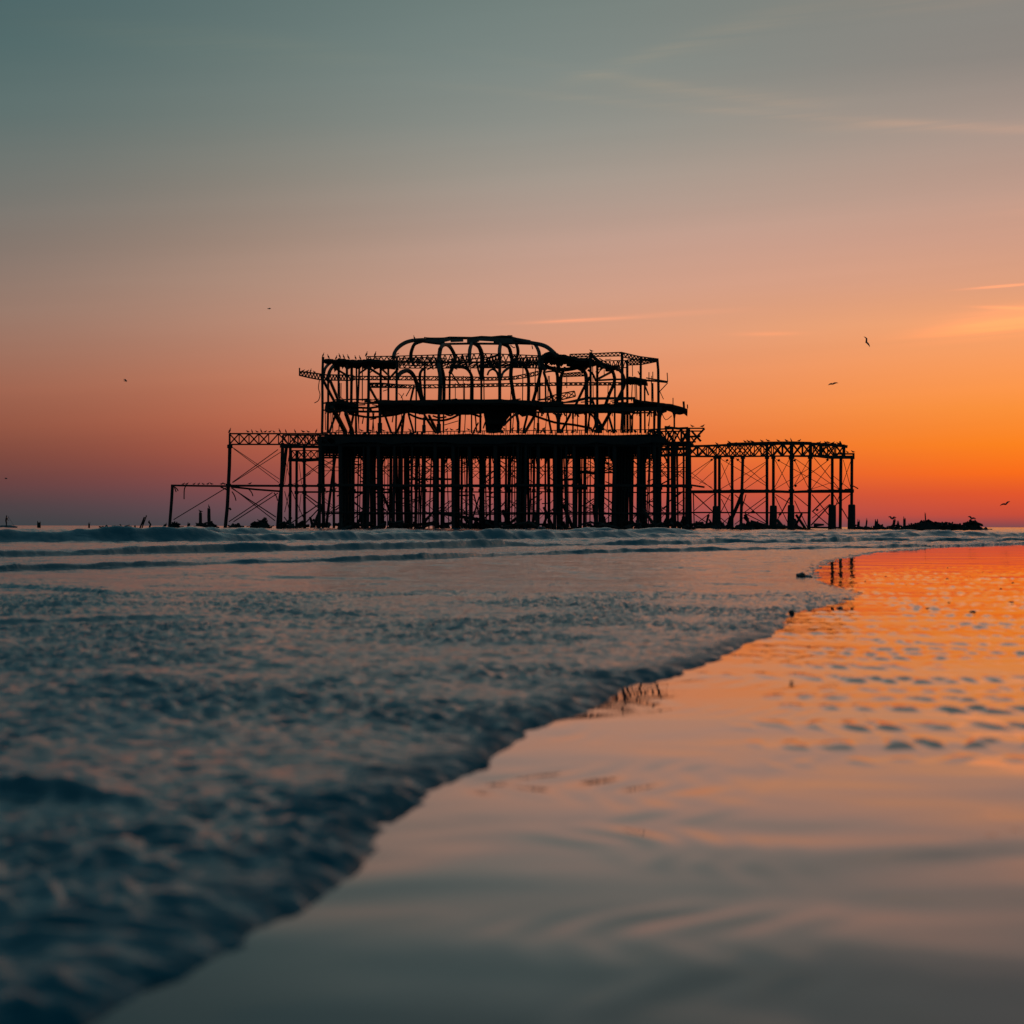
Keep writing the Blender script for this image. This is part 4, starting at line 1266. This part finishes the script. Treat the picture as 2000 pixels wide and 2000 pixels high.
for pts, w, dep in (([(1346, 960), (1400, 960), (1450, 958.5), (1500, 959), (1546, 961), (1600, 959), (1662, 958.5)], 4.6, WD + .6), ([(1346, 962), (1500, 961), (1662, 961)], 3.0, WD + 8),
                    ([(1350, 1001), (1400, 1001), (1500, 1001.5), (1580, 1001.5)], 2.2, WD + 2), ([(1346, 947), (1376, 951.5)], 3.0, WD), ([(1576, 1030), (1640, 1031)], 3.0, WD), ([(1650, 957), (1662, 957)], 4.5, WD),
                    ([(1664, 948), (1670, 951), (1676, 954.5)], 1.4, WD)):
    beam(walk, "tie_beam", pts, w, dep)
for a, c, w in (((1350, 925), (1391, 897), 1.2), ((1350, 923), (1394, 957), 1.1), ((1350, 931), (1390, 952), 1.0), ((1366, 945), (1393, 921), 1.0), ((1352, 935), (1389, 900), 0.9),
                ((1409, 897), (1497, 949), 1.1), ((1409, 905), (1427, 952), 1.0), ((1428, 897), (1408, 935), 0.9), ((1437, 895), (1496, 944), 1.1), ((1408, 955), (1496, 902), 1.1), ((1453, 943), (1496, 905), 1.1),
                ((1455, 955), (1496, 928), 1.0), ((1513, 897), (1543, 955), 1.1), ((1516, 897), (1622, 957), 1.1), ((1543, 895), (1513, 952), 1.1), ((1514, 955), (1580, 915), 1.0), ((1551, 897), (1580, 955), 1.1),
                ((1553, 896), (1640, 957), 1.1), ((1580, 898), (1550, 950), 1.0), ((1619, 898), (1552, 948), 1.2), ((1590, 894), (1639, 955), 1.3), ((1622, 907), (1585, 955), 1.1), ((1586, 955), (1622, 943), 0.9),
                ((1647, 898), (1662, 955), 1.0), ((1662, 900), (1644, 950), 1.0), ((1628, 930), (1662, 957), 1.0),
                ((1353, 963), (1393, 1000), 2.2), ((1394, 965), (1355, 998), 1.5), ((1354, 1003), (1388, 1026), 1.7), ((1386, 1003), (1356, 1026), 1.5), ((1354, 963), (1356, 1030), 2.0), ((1408, 966), (1428, 978), 1.4),
                ((1426, 966), (1407, 1002), 1.4), ((1409, 975), (1427, 1012), 1.4), ((1408, 1012), (1425, 1026), 1.6), ((1427, 1008), (1406, 1026), 1.4), ((1435, 966), (1497, 1020), 1.8), ((1496, 970), (1452, 1002), 1.5),
                ((1455, 1003), (1498, 1024), 1.8), ((1496, 978), (1435, 1024), 1.4), ((1457, 966), (1450, 990), 1.8), ((1515, 966), (1544, 984), 1.5), ((1514, 970), (1541, 1026), 1.4), ((1542, 972), (1524, 1006), 2.4), ((1524, 1004), (1513, 1026), 1.5),
                ((1551, 966), (1580, 990), 1.6), ((1552, 978), (1576, 1028), 1.6), ((1586, 966), (1622, 1010), 1.8), ((1621, 966), (1588, 998), 2.6), ((1622, 985), (1584, 1026), 2.6), ((1586, 998), (1624, 1030), 1.8), ((1586, 1012), (1620, 985), 1.2),
                ((1628, 966), (1660, 1020), 1.8), ((1661, 965), (1630, 988), 1.6), ((1640, 966), (1628, 1000), 1.2)):
    rod(walk, a, c, w, (WD + 0.5, WD + 1.5))
for x, y in ((1390, 898), (1420, 899), (1441, 898), (1521, 899), (1552, 899), (1616, 898), (1523, 1005), (1596, 996), (1554, 949), (1470, 1000)):
    beam(walk, "rod_coupling", [(x - 1.8, y + 1.2), (x + 1.8, y - 1.2)], 3.2, WD + 1, n=6)

# ================================================================== WRECKAGE AT WATER LEVEL
heap0 = thing("sunken_wreckage", "low line of fallen beams and rubble at water level beneath the pier platform", "wreckage", Vector((P(960, 1030, 276).x, 276, 0)))
for q in range(290):
    x = rnd.uniform(545, 1600)
    dep = rnd.uniform(264, 300)
    c = P(x, 1030, dep)
    L = rnd.uniform(0.8, 3.4)
    a_ = rnd.uniform(0, math.pi)
    tilt = rnd.uniform(-0.35, 0.35) if q % 4 else rnd.uniform(0.5, 1.2)
    d = Vector((math.cos(a_) * math.cos(tilt), 0.5 * math.sin(a_) * math.cos(tilt), math.sin(tilt)))
    z = rnd.uniform(-0.25, 0.75)
    c = Vector((c.x, dep, z + (0.25 * L * abs(d.z))))
    MB().tube([c - d * L / 2, c + d * L / 2], [rnd.uniform(.12, .3), rnd.uniform(.1, .26)], 5).build("fallen_beam", M_WEED if q % 2 else M_WOOD, heap0)


def heap(name, label, cat, prof, dep, nbeam=24, depth=3.0):
    """a wreck heap below a pixel profile: crossing beams in front of lumpy plates"""
    t_ = thing(name, label, cat, Vector((P(sum(p[0] for p in prof) / len(prof), 1030, dep).x, dep, 0)))
    xs = [p[0] for p in prof]
    ys = [p[1] for p in prof]
    for k in range(3):
        T, Bt = [], []
        n_ = max(6, int((xs[-1] - xs[0]) / 4))
        for i in range(n_ + 1):
            x = xs[0] + (xs[-1] - xs[0]) * i / n_
            y = float(np.interp(x, xs, ys)) + (2.5, 4.0, 6.5)[k] + rnd.uniform(-2.5, 2.5)
            p = P(x, min(y, 1033), dep - k * depth / 3)
            T.append(p)
            Bt.append(Vector((p.x, p.y - 0.8, -0.9)))
        MB().slab(T, Bt, [Vector((0, depth / 2.5, -0.15))] * len(T)).build("rubble_mass", M_WEED, t_)
    for q in range(int(nbeam * 2.2)):
        x = rnd.uniform(xs[0], xs[-1])
        y = float(np.interp(x, xs, ys))
        L = rnd.uniform(5, 18)
        an = rnd.choice((rnd.uniform(-0.5, 0.5), rnd.uniform(-0.5, 0.5), rnd.uniform(0.6, 2.5)))
        dd = dep - rnd.uniform(0, depth)
        yc = y + rnd.uniform(0.5, 6)
        x0_, y0_ = x - math.cos(an) * L / 2, yc + math.sin(an) * L / 2
        x1_, y1_ = x + math.cos(an) * L / 2, yc - math.sin(an) * L / 2
        top_ = lambda xx: float(np.interp(xx, xs, ys)) - 1.5
        y0_, y1_ = max(y0_, top_(x0_)), max(y1_, top_(x1_))
        MB().tube([P(x0_, y0_, dd + rnd.uniform(-.5, .5)), P(x1_, y1_, dd + rnd.uniform(-.5, .5))], rnd.uniform(1.6, 4.0) * 0.5 * dep / FPX, 5).build("beam", M_WOOD, t_)
    return t_


heap("wreckage_heap", "long tangled heap of beams past the last walkway pile base", "wreckage",
     [(1776, 1034), (1783, 1026), (1790, 1023), (1798, 1018), (1805, 1015.5), (1818, 1016), (1830, 1019), (1845, 1020), (1850, 1022), (1862, 1021), (1875, 1024), (1885, 1023),
      (1893, 1017), (1902, 1015.5), (1915, 1024), (1925, 1031), (1938, 1041)], 225, 40)
heap("rubble_ridge", "low jagged ridge between the last pile base and the long heap", "wreckage",
     [(1666, 1028), (1674, 1026), (1690, 1029), (1705, 1030), (1712, 1025), (1722, 1024), (1730, 1030), (1742, 1025), (1757, 1028), (1770, 1025), (1784, 1023), (1796, 1023)], 228, 26)
heap("rubble_mound", "triangular rubble mound between the two landing stage legs", "wreckage",
     [(486, 1030), (489, 1026), (497, 1018), (510, 1014), (518, 1010.5), (522, 1018), (528, 1028)], 272, 10, 2.0)
heap("rubble_mound", "small rounded rubble mound at the foot of the tall landing stage leg", "wreckage",
     [(446, 1028), (453, 1021), (460, 1020), (467, 1024), (472, 1030)], 270, 5, 1.6)
heap("rubble_mound", "rubble at the foot of the outermost short landing stage leg", "wreckage",
     [(328, 1030), (334, 1022), (338, 1019), (345, 1021), (352, 1023), (353, 1030)], 272, 5, 1.6)
heap("rubble_mound", "dark rubble bank against the broad walkway pile base beside the pavilion", "wreckage",
     [(1356, 1032), (1368, 1028), (1380, 1024), (1392, 1021), (1412, 1026), (1424, 1030)], 268, 8, 2.0)
heap("rubble_mound", "rubble and slanting planks between the walkway columns under the raking pile", "wreckage",
     [(1434, 1030), (1444, 1021), (1452, 1019), (1460, 1022), (1470, 1019), (1484, 1026), (1496, 1022), (1500, 1030)], 268, 12, 2.0)
heap("rubble_mound", "low rubble between the two broad pile bases in mid-walkway", "wreckage",
     [(1518, 1030), (1524, 1024), (1530, 1025), (1538, 1030)], 268, 4, 1.5)
heap("rubble_shoal", "low broken shoal of stones left of the leaning twin posts", "wreckage",
     [(196, 1029), (203, 1027.5), (208, 1024.5), (213, 1027.5), (220, 1027), (224, 1025), (230, 1028), (236, 1025), (241, 1027), (246, 1025.5), (252, 1027), (259, 1026), (268, 1029)], 290, 6, 2.0)


def stump(label, pts, w, dep, name="pile_stump", group=None, ragged=True):
    """a broken pile standing in the sea"""
    p3 = [P(x, y, dep) for x, y in pts]
    q = p3[-1]
    p3.append(Vector((q.x + (q.x - p3[-2].x) * .3, dep, SEABED)))
    r = (w + 1.2) * 0.5 * dep / FPX
    t_ = thing(name, label, "pile", Vector((q.x, dep, SEABED)), group)
    MB().tube(p3, [r * 0.9] + [r] * (len(p3) - 2) + [r * 1.25], 8).build("shaft", M_WEED, t_)
    if ragged:
        mb = MB()
        for k in range(4):
            an = k * 1.57 + 0.5
            c = p3[0] + Vector((math.cos(an) * r * .6, math.sin(an) * r * .6, -0.1))
            mb.tube([c, c + Vector((rnd.uniform(-.05, .05), 0, rnd.uniform(.15, .4)))], [r * .4, r * .15], 5)
        mb.build("splintered_top", M_WOOD, t_)
    return t_


stump("upright broken pile with a perched bird, nearer the outermost leg, on its block", [(391.5, 1002), (391.5, 1030)], 5.6, 268)
stump("taller broken pile with a perched bird, farther from the outermost leg", [(408, 994), (408, 1010), (409, 1030)], 5.6, 268)
heap("rubble_block", "dark block of rubble carrying the two broken piles with birds", "wreckage",
     [(380, 1030), (382, 1021), (396, 1020), (405, 1019), (415, 1018), (419, 1022), (428, 1029)], 267, 6, 1.8)
stump("stubby pile end beside the rubble block of the twin bird piles", [(368.5, 1024), (368, 1032)], 5, 268)
stump("short lone stump out at sea, next to the paddler", [(76, 1022), (76, 1031)], 6.2, 250)
stump("thin small post alone in the sea between lone stump and stone shoal", [(174, 1024), (174, 1031)], 2.4, 270)
stump("low stub just left of the outermost landing stage leg", [(323, 1025), (319, 1031)], 4.5, 268)
stump("small hooked stub right of the leaning twin posts", [(291, 1020), (294, 1024), (292, 1030)], 2.6, 270)
lp = thing("leaning_posts", "pair of leaning broken posts standing close together by the stone shoal", "pile", Vector((P(274, 1030, 272).x, 272, SEABED)))
for dx, w in ((0, 3.2), (4.2, 2.4)):
    p3 = [P(282 + dx, 1010 - dx * .8, 272), P(274 + dx * .9, 1030, 272)]
    p3.append(Vector((p3[-1].x - 0.6, 272, SEABED)))
    MB().tube(p3, w * 0.5 * 272 / FPX, 6).build("post", M_WEED, lp)
MB().tube([P(277, 1024, 272), P(283, 1016, 272)], 0.10, 5).build("cross_piece", M_WOOD, lp)
for lab, pts, w in (("short pointed stump next to the last walkway pile base", [(1677, 1019), (1676, 1033)], 4.5),
                    ("thin tilted spike on the jagged ridge", [(1693, 1017), (1691, 1034)], 2.4),
                    ("ragged forked stump in the middle of the jagged ridge", [(1712, 1018), (1711, 1034)], 6.5),
                    ("leaning stump under the wing-raising bird on the jagged ridge", [(1747, 1016), (1744, 1034)], 4.6),
                    ("short rounded stump between two taller stumps of the ridge", [(1754, 1022), (1754, 1034)], 4.4),
                    ("straight square-topped post, tallest of the jagged ridge", [(1766.5, 1014), (1766.5, 1034)], 4.6),
                    ("thin upright rod at the near end of the long heap", [(1807, 1005), (1808, 1020)], 1.4)):
    stump(lab, pts, w, 229)
for lab, pts, w in (("flat-topped plank leaning out of the rubble under the walkway", [(1470, 1020), (1498, 1034)], 5),
                    ("thin plank tilted steeply beside the leaning plank under the walkway", [(1463, 1012), (1452, 1034)], 2.4)):
    p3, _ = PL(pts, 266)
    t_ = MB().tube([p3[0], p3[1] + (p3[1] - p3[0]) * 0.5], w * 0.5 * 266 / FPX, 4).build("fallen_plank", M_WOOD)
    tag(t_, lab, "plank")


# ------------------------------------------------------------------ stones
def lump(name, label, cat, loc, size, mat, group=None, seed=0, sub=3, rough=1.0):
    import bmesh
    bm = bmesh.new()
    bmesh.ops.create_icosphere(bm, subdivisions=sub, radius=1.0)
    for v in bm.verts:
        n_ = v.co.normalized()
        k = 1 + rough * 0.18 * math.sin(n_.x * 3.1 + seed) * math.cos(n_.y * 2.7 + seed * 1.7) + rough * 0.10 * math.sin(n_.z * 5 + n_.x * 4 + seed * 2.3)
        v.co = Vector((n_.x * size[0], n_.y * size[1], n_.z * size[2])) * k
    me = bpy.data.meshes.new(name)
    bm.to_mesh(me)
    bm.free()
    me.polygons.foreach_set('use_smooth', [True] * len(me.polygons))
    me.materials.append(mat)
    o = bpy.data.objects.new(name, me)
    COL.objects.link(o)
    o.location = loc
    o["label"] = label
    o["category"] = cat
    if group:
        o["group"] = group
    return o


lump("sea_rock", "dark rounded rock in the breakers in front of the pier platform", "rock", Vector((P(1058.5, 1040, 150).x, 150, 0.10)), (0.32, 0.4, 0.36), M_ROCK, seed=3)
g = G(1568, 1129)
st = lump("stone", "dark wet stone with a froth tail at the swash edge, below the walkway", "stone", (g.x - 0.015, g.y, 0.018), (0.042, 0.06, 0.030), M_STONE, seed=1)
lump("froth_clump", "pale froth clump trailing from the dark stone at the swash edge", "froth", (g.x + 0.045, g.y, 0.012), (0.040, 0.06, 0.016), M_FROTH, seed=5)
g = G(1546, 1199)
lump("stone", "small round dark stone where the swash meets the orange wet sand", "stone", (g.x, g.y, 0.008), (0.014, 0.018, 0.016), M_STONE, seed=2)
g = G(1546, 1334)
lump("stone", "tiny lone pebble at the near fringe of the rippled sand", "stone", (g.x, g.y, 0.003), (0.005, 0.006, 0.004), M_STONE, seed=4)
for q, (x, y, w) in enumerate(((1640, 1188, 14), (1820, 1190, 22), (1730, 1126, 4), (1850, 1131, 6), (1823, 1131, 4), (1746, 1168, 5), (1955, 1150, 5), (1978, 1139, 6), (1851, 1109, 3),
                               (1853, 1177, 5), (1900, 1196, 12), (1975, 1177, 10), (1955, 1128, 4), (1920, 1118, 4), (1770, 1143, 3), (1690, 1135, 3))):
    g = G(x, y)
    r = w * 0.5 * g.y / FPX
    lump("pebble", "small flat dark pebble scattered on the orange wet sand", "pebble", (g.x, g.y, r * 0.10), (r, r * 1.3, min(r * 0.5, 0.008)), M_STONE, "pebbles on the wet sand", seed=q, sub=2)
for q, (x, y, w, lab) in enumerate(((1935, 1634, 42, "flat glossy disc added to catch a sun glint on the smooth foreground sand"), (1982, 1622, 30, "smaller flat disc added to catch a sun glint right beside the larger glossy one"))):
    g = G(x, y)
    r = w * 0.5 * g.y / FPX
    lump("pebble", lab, "pebble", (g.x, g.y, r * 0.02), (r, r, r * 0.13), M_STONE, seed=20 + q, sub=5, rough=0.0)  # smooth flat discs added and shaped to catch the low sun as glints


# ------------------------------------------------------------------ birds
def bird_mesh(name, upright, mat):
    """perched bird, feet at the origin, facing +X; one continuous body of rings plus beak, tail and legs"""
    mb = MB()
    if upright:      # cormorant, 0.72 m
        mb.tube([(-.20, 0, .04), (-.15, 0, .12), (-.09, 0, .22), (-.02, 0, .34), (.03, 0, .44), (.05, 0, .53), (.05, 0, .61), (.08, 0, .66), (.12, 0, .665)],
                [.025, .06, .10, .115, .085, .045, .036, .042, .018], 8)
        mb.tube([(.11, 0, .665), (.19, 0, .66), (.21, 0, .645)], [.016, .010, .005], 5)
        for sgn in (-1, 1):
            mb.tube([(-.02, sgn * .08, .40), (-.08, sgn * .11, .26), (-.17, sgn * .06, .10)], [.03, .05, .012], 5, flat=.5)
    else:            # gull, 0.42 m
        mb.tube([(-.26, 0, .17), (-.18, 0, .18), (-.08, 0, .20), (.04, 0, .22), (.12, 0, .26), (.15, 0, .32), (.18, 0, .365), (.22, 0, .37), (.245, 0, .365)],
                [.012, .04, .085, .095, .07, .045, .048, .036, .015], 8)
        mb.tube([(.24, 0, .365), (.29, 0, .355), (.30, 0, .34)], [.014, .010, .004], 5)
        for sgn in (-1, 1):
            mb.tube([(.06, sgn * .08, .24), (-.10, sgn * .09, .21), (-.31, sgn * .03, .17)], [.03, .045, .008], 5, flat=.5)
    for sgn in (-1, 1):
        top = .14 if upright else .15
        mb.tube([(-.02, sgn * .035, top), (.0, sgn * .04, 0), (.05, sgn * .045, -0.02)], .012, 5)
    o = mb.build(name, mat, None, smooth=True)
    return o


proto = {}


def bird(x, y, dep, kind, label, group, sc=1.0):
    p = P(x, y, dep)
    nm = "cormorant" if kind == 'c' else "gull"
    if kind not in proto:
        o = bird_mesh(nm, kind == 'c', M_BIRD)
        proto[kind] = o
    else:
        o = proto[kind].copy()
        COL.objects.link(o)
    o.location = p
    o.rotation_euler = (0, 0, rnd.choice((0, math.pi)) + rnd.uniform(-0.7, 0.7))
    k = sc * rnd.uniform(0.9, 1.12)
    o.scale = (k, k, k)
    tag(o, label, "bird", group)
    return o


for x in (484, 492, 502, 510, 518, 527, 535, 546, 558, 576, 592, 602, 618):
    bird(x, 846, 276, 'g' if x % 3 else 'c', "small dark bird perched along the top chord of the landing stage truss" if x % 3 else "upright cormorant among small birds on the landing stage truss",
         "birds on the landing stage truss" if x % 3 else "cormorants on the landing stage truss", 0.95 if x % 3 else 0.8)
bird(449, 846.5, 276, 'c', "cormorant on the outermost post of the landing stage truss", None, 1.0)
for x in (358, 365, 379, 388, 397, 406, 413, 433, 438):
    bird(x, 948, 276, 'g', "small dark bird perched on the low outer beam of the landing stage", "birds on the low landing stage beam", 0.85)
bird(488, 947.5, 276, 'g', "single bird on the mid-height tie beam of the landing stage", None, 0.9)
for x, y in ((641, 701), (657, 703), (663, 700), (671, 701), (680, 702.5), (694, 703), (703, 703.5), (716, 697), (733, 697)):
    bird(x, y, 277, 'c', "cormorant perched in a row on the pavilion's flat left roof", "cormorants on the pavilion roof", 0.95)
bird(631.5, 697.5, 276, 'c', "cormorant on the outer corner post of the pavilion roof", None, 0.9)
for x, y in ((592, 727), (600, 728), (614, 729.5)):
    bird(x, y, 275, 'g', "small bird resting on the short truss jutting from the pavilion side", "birds on the jutting truss", 0.9)
bird(607, 728.5, 275, 'c', "cormorant on the short truss jutting from the pavilion side", None, 0.8)
bird(809, 664, 291, 'c', "cormorant alone on the first curved dome rib", None, 1.0)
bird(1155, 688.5, 276, 'g', "gull on the post top beside the sloping collapsed roof", None, 1.1)
for x in (658, 666, 706, 723, 749, 801, 872, 882, 893, 915, 985, 1001, 1017, 1028, 1046, 1062):
    yy = float(np.interp(x, [p[0] for p in rail], [p[1] for p in rail]))
    bird(x, yy, 271.8, 'g', "small dark bird on the platform edge rail between the pavilion posts", "birds on the platform edge rail", 0.95)
for x in (1306, 1352):
    bird(x, 835.5, 276, 'g', "bird on the torn deck end right of the pavilion", "birds on the torn deck end", 1.0)
bird(1372, 836, 276, 'g', "bird on the very tip of the torn deck end", None, 1.1)
for x, y in ((1400, 869.5), (1424, 866.5), (1455, 865.5), (1462, 865.5), (1469, 865.5), (1488, 864.5), (1500, 864), (1520, 863.8), (1536, 863.8), (1561, 863.8), (1601, 867), (1613, 867), (1618, 867), (1637, 869), (1627, 868)):
    bird(x, y, WD, 'g', "dark bird standing on the top chord of the walkway truss", "birds on the walkway truss", 0.95)
bird(1545, 863.5, WD, 'c', "cormorant on the head of the thick mid-walkway column", None, 0.8)
bird(1655, 886, WD, 'g', "bird crouching on the low end platform of the walkway", None, 1.0)
bird(1666, 885.5, WD, 'g', "bird on the outer corner of the walkway end platform", None, 1.0)
bird(391.5, 1002, 268, 'g', "bird on the shorter broken pile of the rubble block", None, 1.0)
bird(408, 994, 268, 'c', "cormorant on the taller broken pile of the rubble block", None, 0.85)


def flying(x, y, dep, span, lw, rw, yaw, roll, label, perch=False):
    """gull in the air: body with tail and beak, two jointed wings (parts); lw / rw lift of each wing"""
    p = P(x, y, dep)
    t_ = thing("flying_gull", label, "bird", p)
    h_ = span / 2
    rot = Matrix.Rotation(yaw, 3, 'Z') @ Matrix.Rotation(roll, 3, 'X')
    W = lambda v: p + rot @ Vector(v)
    mb = MB()
    mb.tube([W(q) for q in ((-.30, 0, 0), (-.18, 0, 0), (-.05, 0, 0), (.08, 0, 0), (.17, 0, .02), (.22, 0, .03), (.27, 0, .025), (.32, 0, .01))], [.05, .045, .075, .08, .05, .045, .02, .006], 8)
    mb.build("body", M_GULL, t_, smooth=True)
    for sg, l in ((1, lw), (-1, rw)):
        mb = MB()
        a = (.06, sg * .05, .04)
        b__ = (.09, sg * h_ * .45, .04 + l * h_ * 0.5)
        c = (-.10, sg * h_, .04 + l * h_ * 0.62 - .10)
        mb.tube([W(a), W(b__), W(((b__[0] + c[0]) / 2, (b__[1] + c[1]) / 2, (b__[2] + c[2]) / 2 + .02)), W(c)], [.11, .095, .06, .01], 6, flat=.22)
        mb.build("wing", M_GULL, t_, smooth=True)
    return t_


flying(1692, 669, 225, 1.25, 0.9, -0.1, 1.2, 0.75, "gull banking high above the walkway with one wing up")
flying(1627, 750, 235, 1.15, 0.15, 0.05, 1.5, -0.25, "gull gliding with arched wings above the walkway end")
flying(1964, 985, 225, 1.25, 0.35, 0.3, -1.4, 0.35, "gull skimming low over the sea past the wreckage heap")
flying(526, 603, 330, 0.6, 0.3, 0.3, 0.5, 0.2, "tiny distant bird high above the landing stage")
flying(245, 744, 300, 0.85, 0.4, 0.2, 0.9, 0.5, "distant bird in flight above the open sea, left of the landing stage")
flying(12, 935, 420, 0.8, 0.3, 0.2, 0.9, 0.2, "faint distant bird just above the paddler")
flying(1742.5, 1013.5, 229, 0.9, 0.9, 0.7, 1.5, 0.0, "bird raising its wings on a stump of the jagged ridge")
flying(1898, 1013, 224, 0.9, 0.7, 0.2, 1.4, 0.1, "bird with spread wings on the peak of the long heap")

# ------------------------------------------------------------------ the paddler
PD = 300.0
pw = P(12, 1034, PD)
wz0 = 0.06
bd = thing("paddle_board", "long narrow paddle board under the standing paddler", "board", Vector((pw.x, PD, wz0)))
mb = MB()
mb.tube([(pw.x - 1.55, PD, wz0 + .16), (pw.x - 1.3, PD, wz0 + .06), (pw.x - .6, PD, wz0 + .04), (pw.x + .6, PD, wz0 + .04), (pw.x + 1.3, PD, wz0 + .06), (pw.x + 1.6, PD, wz0 + .2)], [.05, .25, .38, .38, .25, .04], 10, flat=.22)
mb.build("hull", M_BOARD, bd, smooth=True)
MB().tube([(pw.x - 1.3, PD, wz0 + .02), (pw.x - 1.38, PD, wz0 - .2)], [.06, .02], 6, flat=.3).build("fin", M_SUIT, bd)
z0 = wz0 + 0.11
pm = bpy.data.meshes.new("person")
V = [(0, 0, .95), (0, 0, 1.15), (0.02, 0, 1.38), (0.03, 0, 1.50), (0.05, 0, 1.64), (0.05, 0, 1.74),
     (-.02, .10, .90), (.04, .13, .50), (-.02, .14, .08), (.10, .14, .03),
     (-.02, -.10, .90), (.05, -.13, .50), (0, -.14, .08), (.12, -.14, .03),
     (.03, .19, 1.40), (.10, .22, 1.14), (.28, .12, 1.02), (.34, .08, 1.0),
     (.03, -.19, 1.40), (.20, -.20, 1.25), (.30, -.04, 1.36), (.34, .0, 1.38)]
E = [(0, 1), (1, 2), (2, 3), (3, 4), (4, 5), (0, 6), (6, 7), (7, 8), (8, 9), (0, 10), (10, 11), (11, 12), (12, 13), (2, 14), (14, 15), (15, 16), (16, 17), (2, 18), (18, 19), (19, 20), (20, 21)]
Rr_ = [.15, .14, .17, .06, .10, .07, .10, .07, .045, .04, .10, .07, .045, .04, .07, .05, .035, .035, .07, .05, .035, .035]
pm.from_pydata(V, E, [])
person = bpy.data.objects.new("person", pm)
COL.objects.link(person)
person.location = (pw.x, PD, z0)
person.scale = (1, 1, 0.98)
sk = person.modifiers.new("skin", 'SKIN')
lay = pm.skin_vertices[0] if len(pm.skin_vertices) else None
if lay is None:
    bpy.context.view_layer.objects.active = person
    import bmesh
    bm = bmesh.new()
    bm.from_mesh(pm)
    bm.verts.layers.skin.verify()
    bm.to_mesh(pm)
    bm.free()
    lay = pm.skin_vertices[0]
for i, r in enumerate(Rr_):
    lay.data[i].radius = (r, r)
    lay.data[i].use_root = (i == 0)
sb = person.modifiers.new("sub", 'SUBSURF')
sb.levels = 1
sb.render_levels = 1
pm.materials.append(M_SUIT)
tag(person, "person in a dark suit standing on a board and holding a long paddle", "person")
pdl = thing("paddle", "long thin paddle held slanting by the standing person", "paddle", Vector((pw.x + .34, PD, z0 + 1.2)))
MB().tube([(pw.x + .28, PD + .01, z0 + 1.5), (pw.x + .9, PD - .05, z0 + .55), (pw.x + 1.4, PD - .1, z0 - .15)], .022, 6).build("shaft", M_BOARD, pdl)
MB().tube([(pw.x + 1.3, PD - .09, z0 - .02), (pw.x + 1.42, PD - .1, z0 - .2), (pw.x + 1.58, PD - .12, z0 - .4)], [.03, .10, .06], 8, flat=.2).build("blade", M_BOARD, pdl)
MB().tube([(pw.x + .24, PD - .05, z0 + 1.5), (pw.x + .32, PD + .07, z0 + 1.5)], .025, 6).build("grip", M_BOARD, pdl)

for o in bpy.data.objects:
    if "_org" in o:
        del o["_org"]
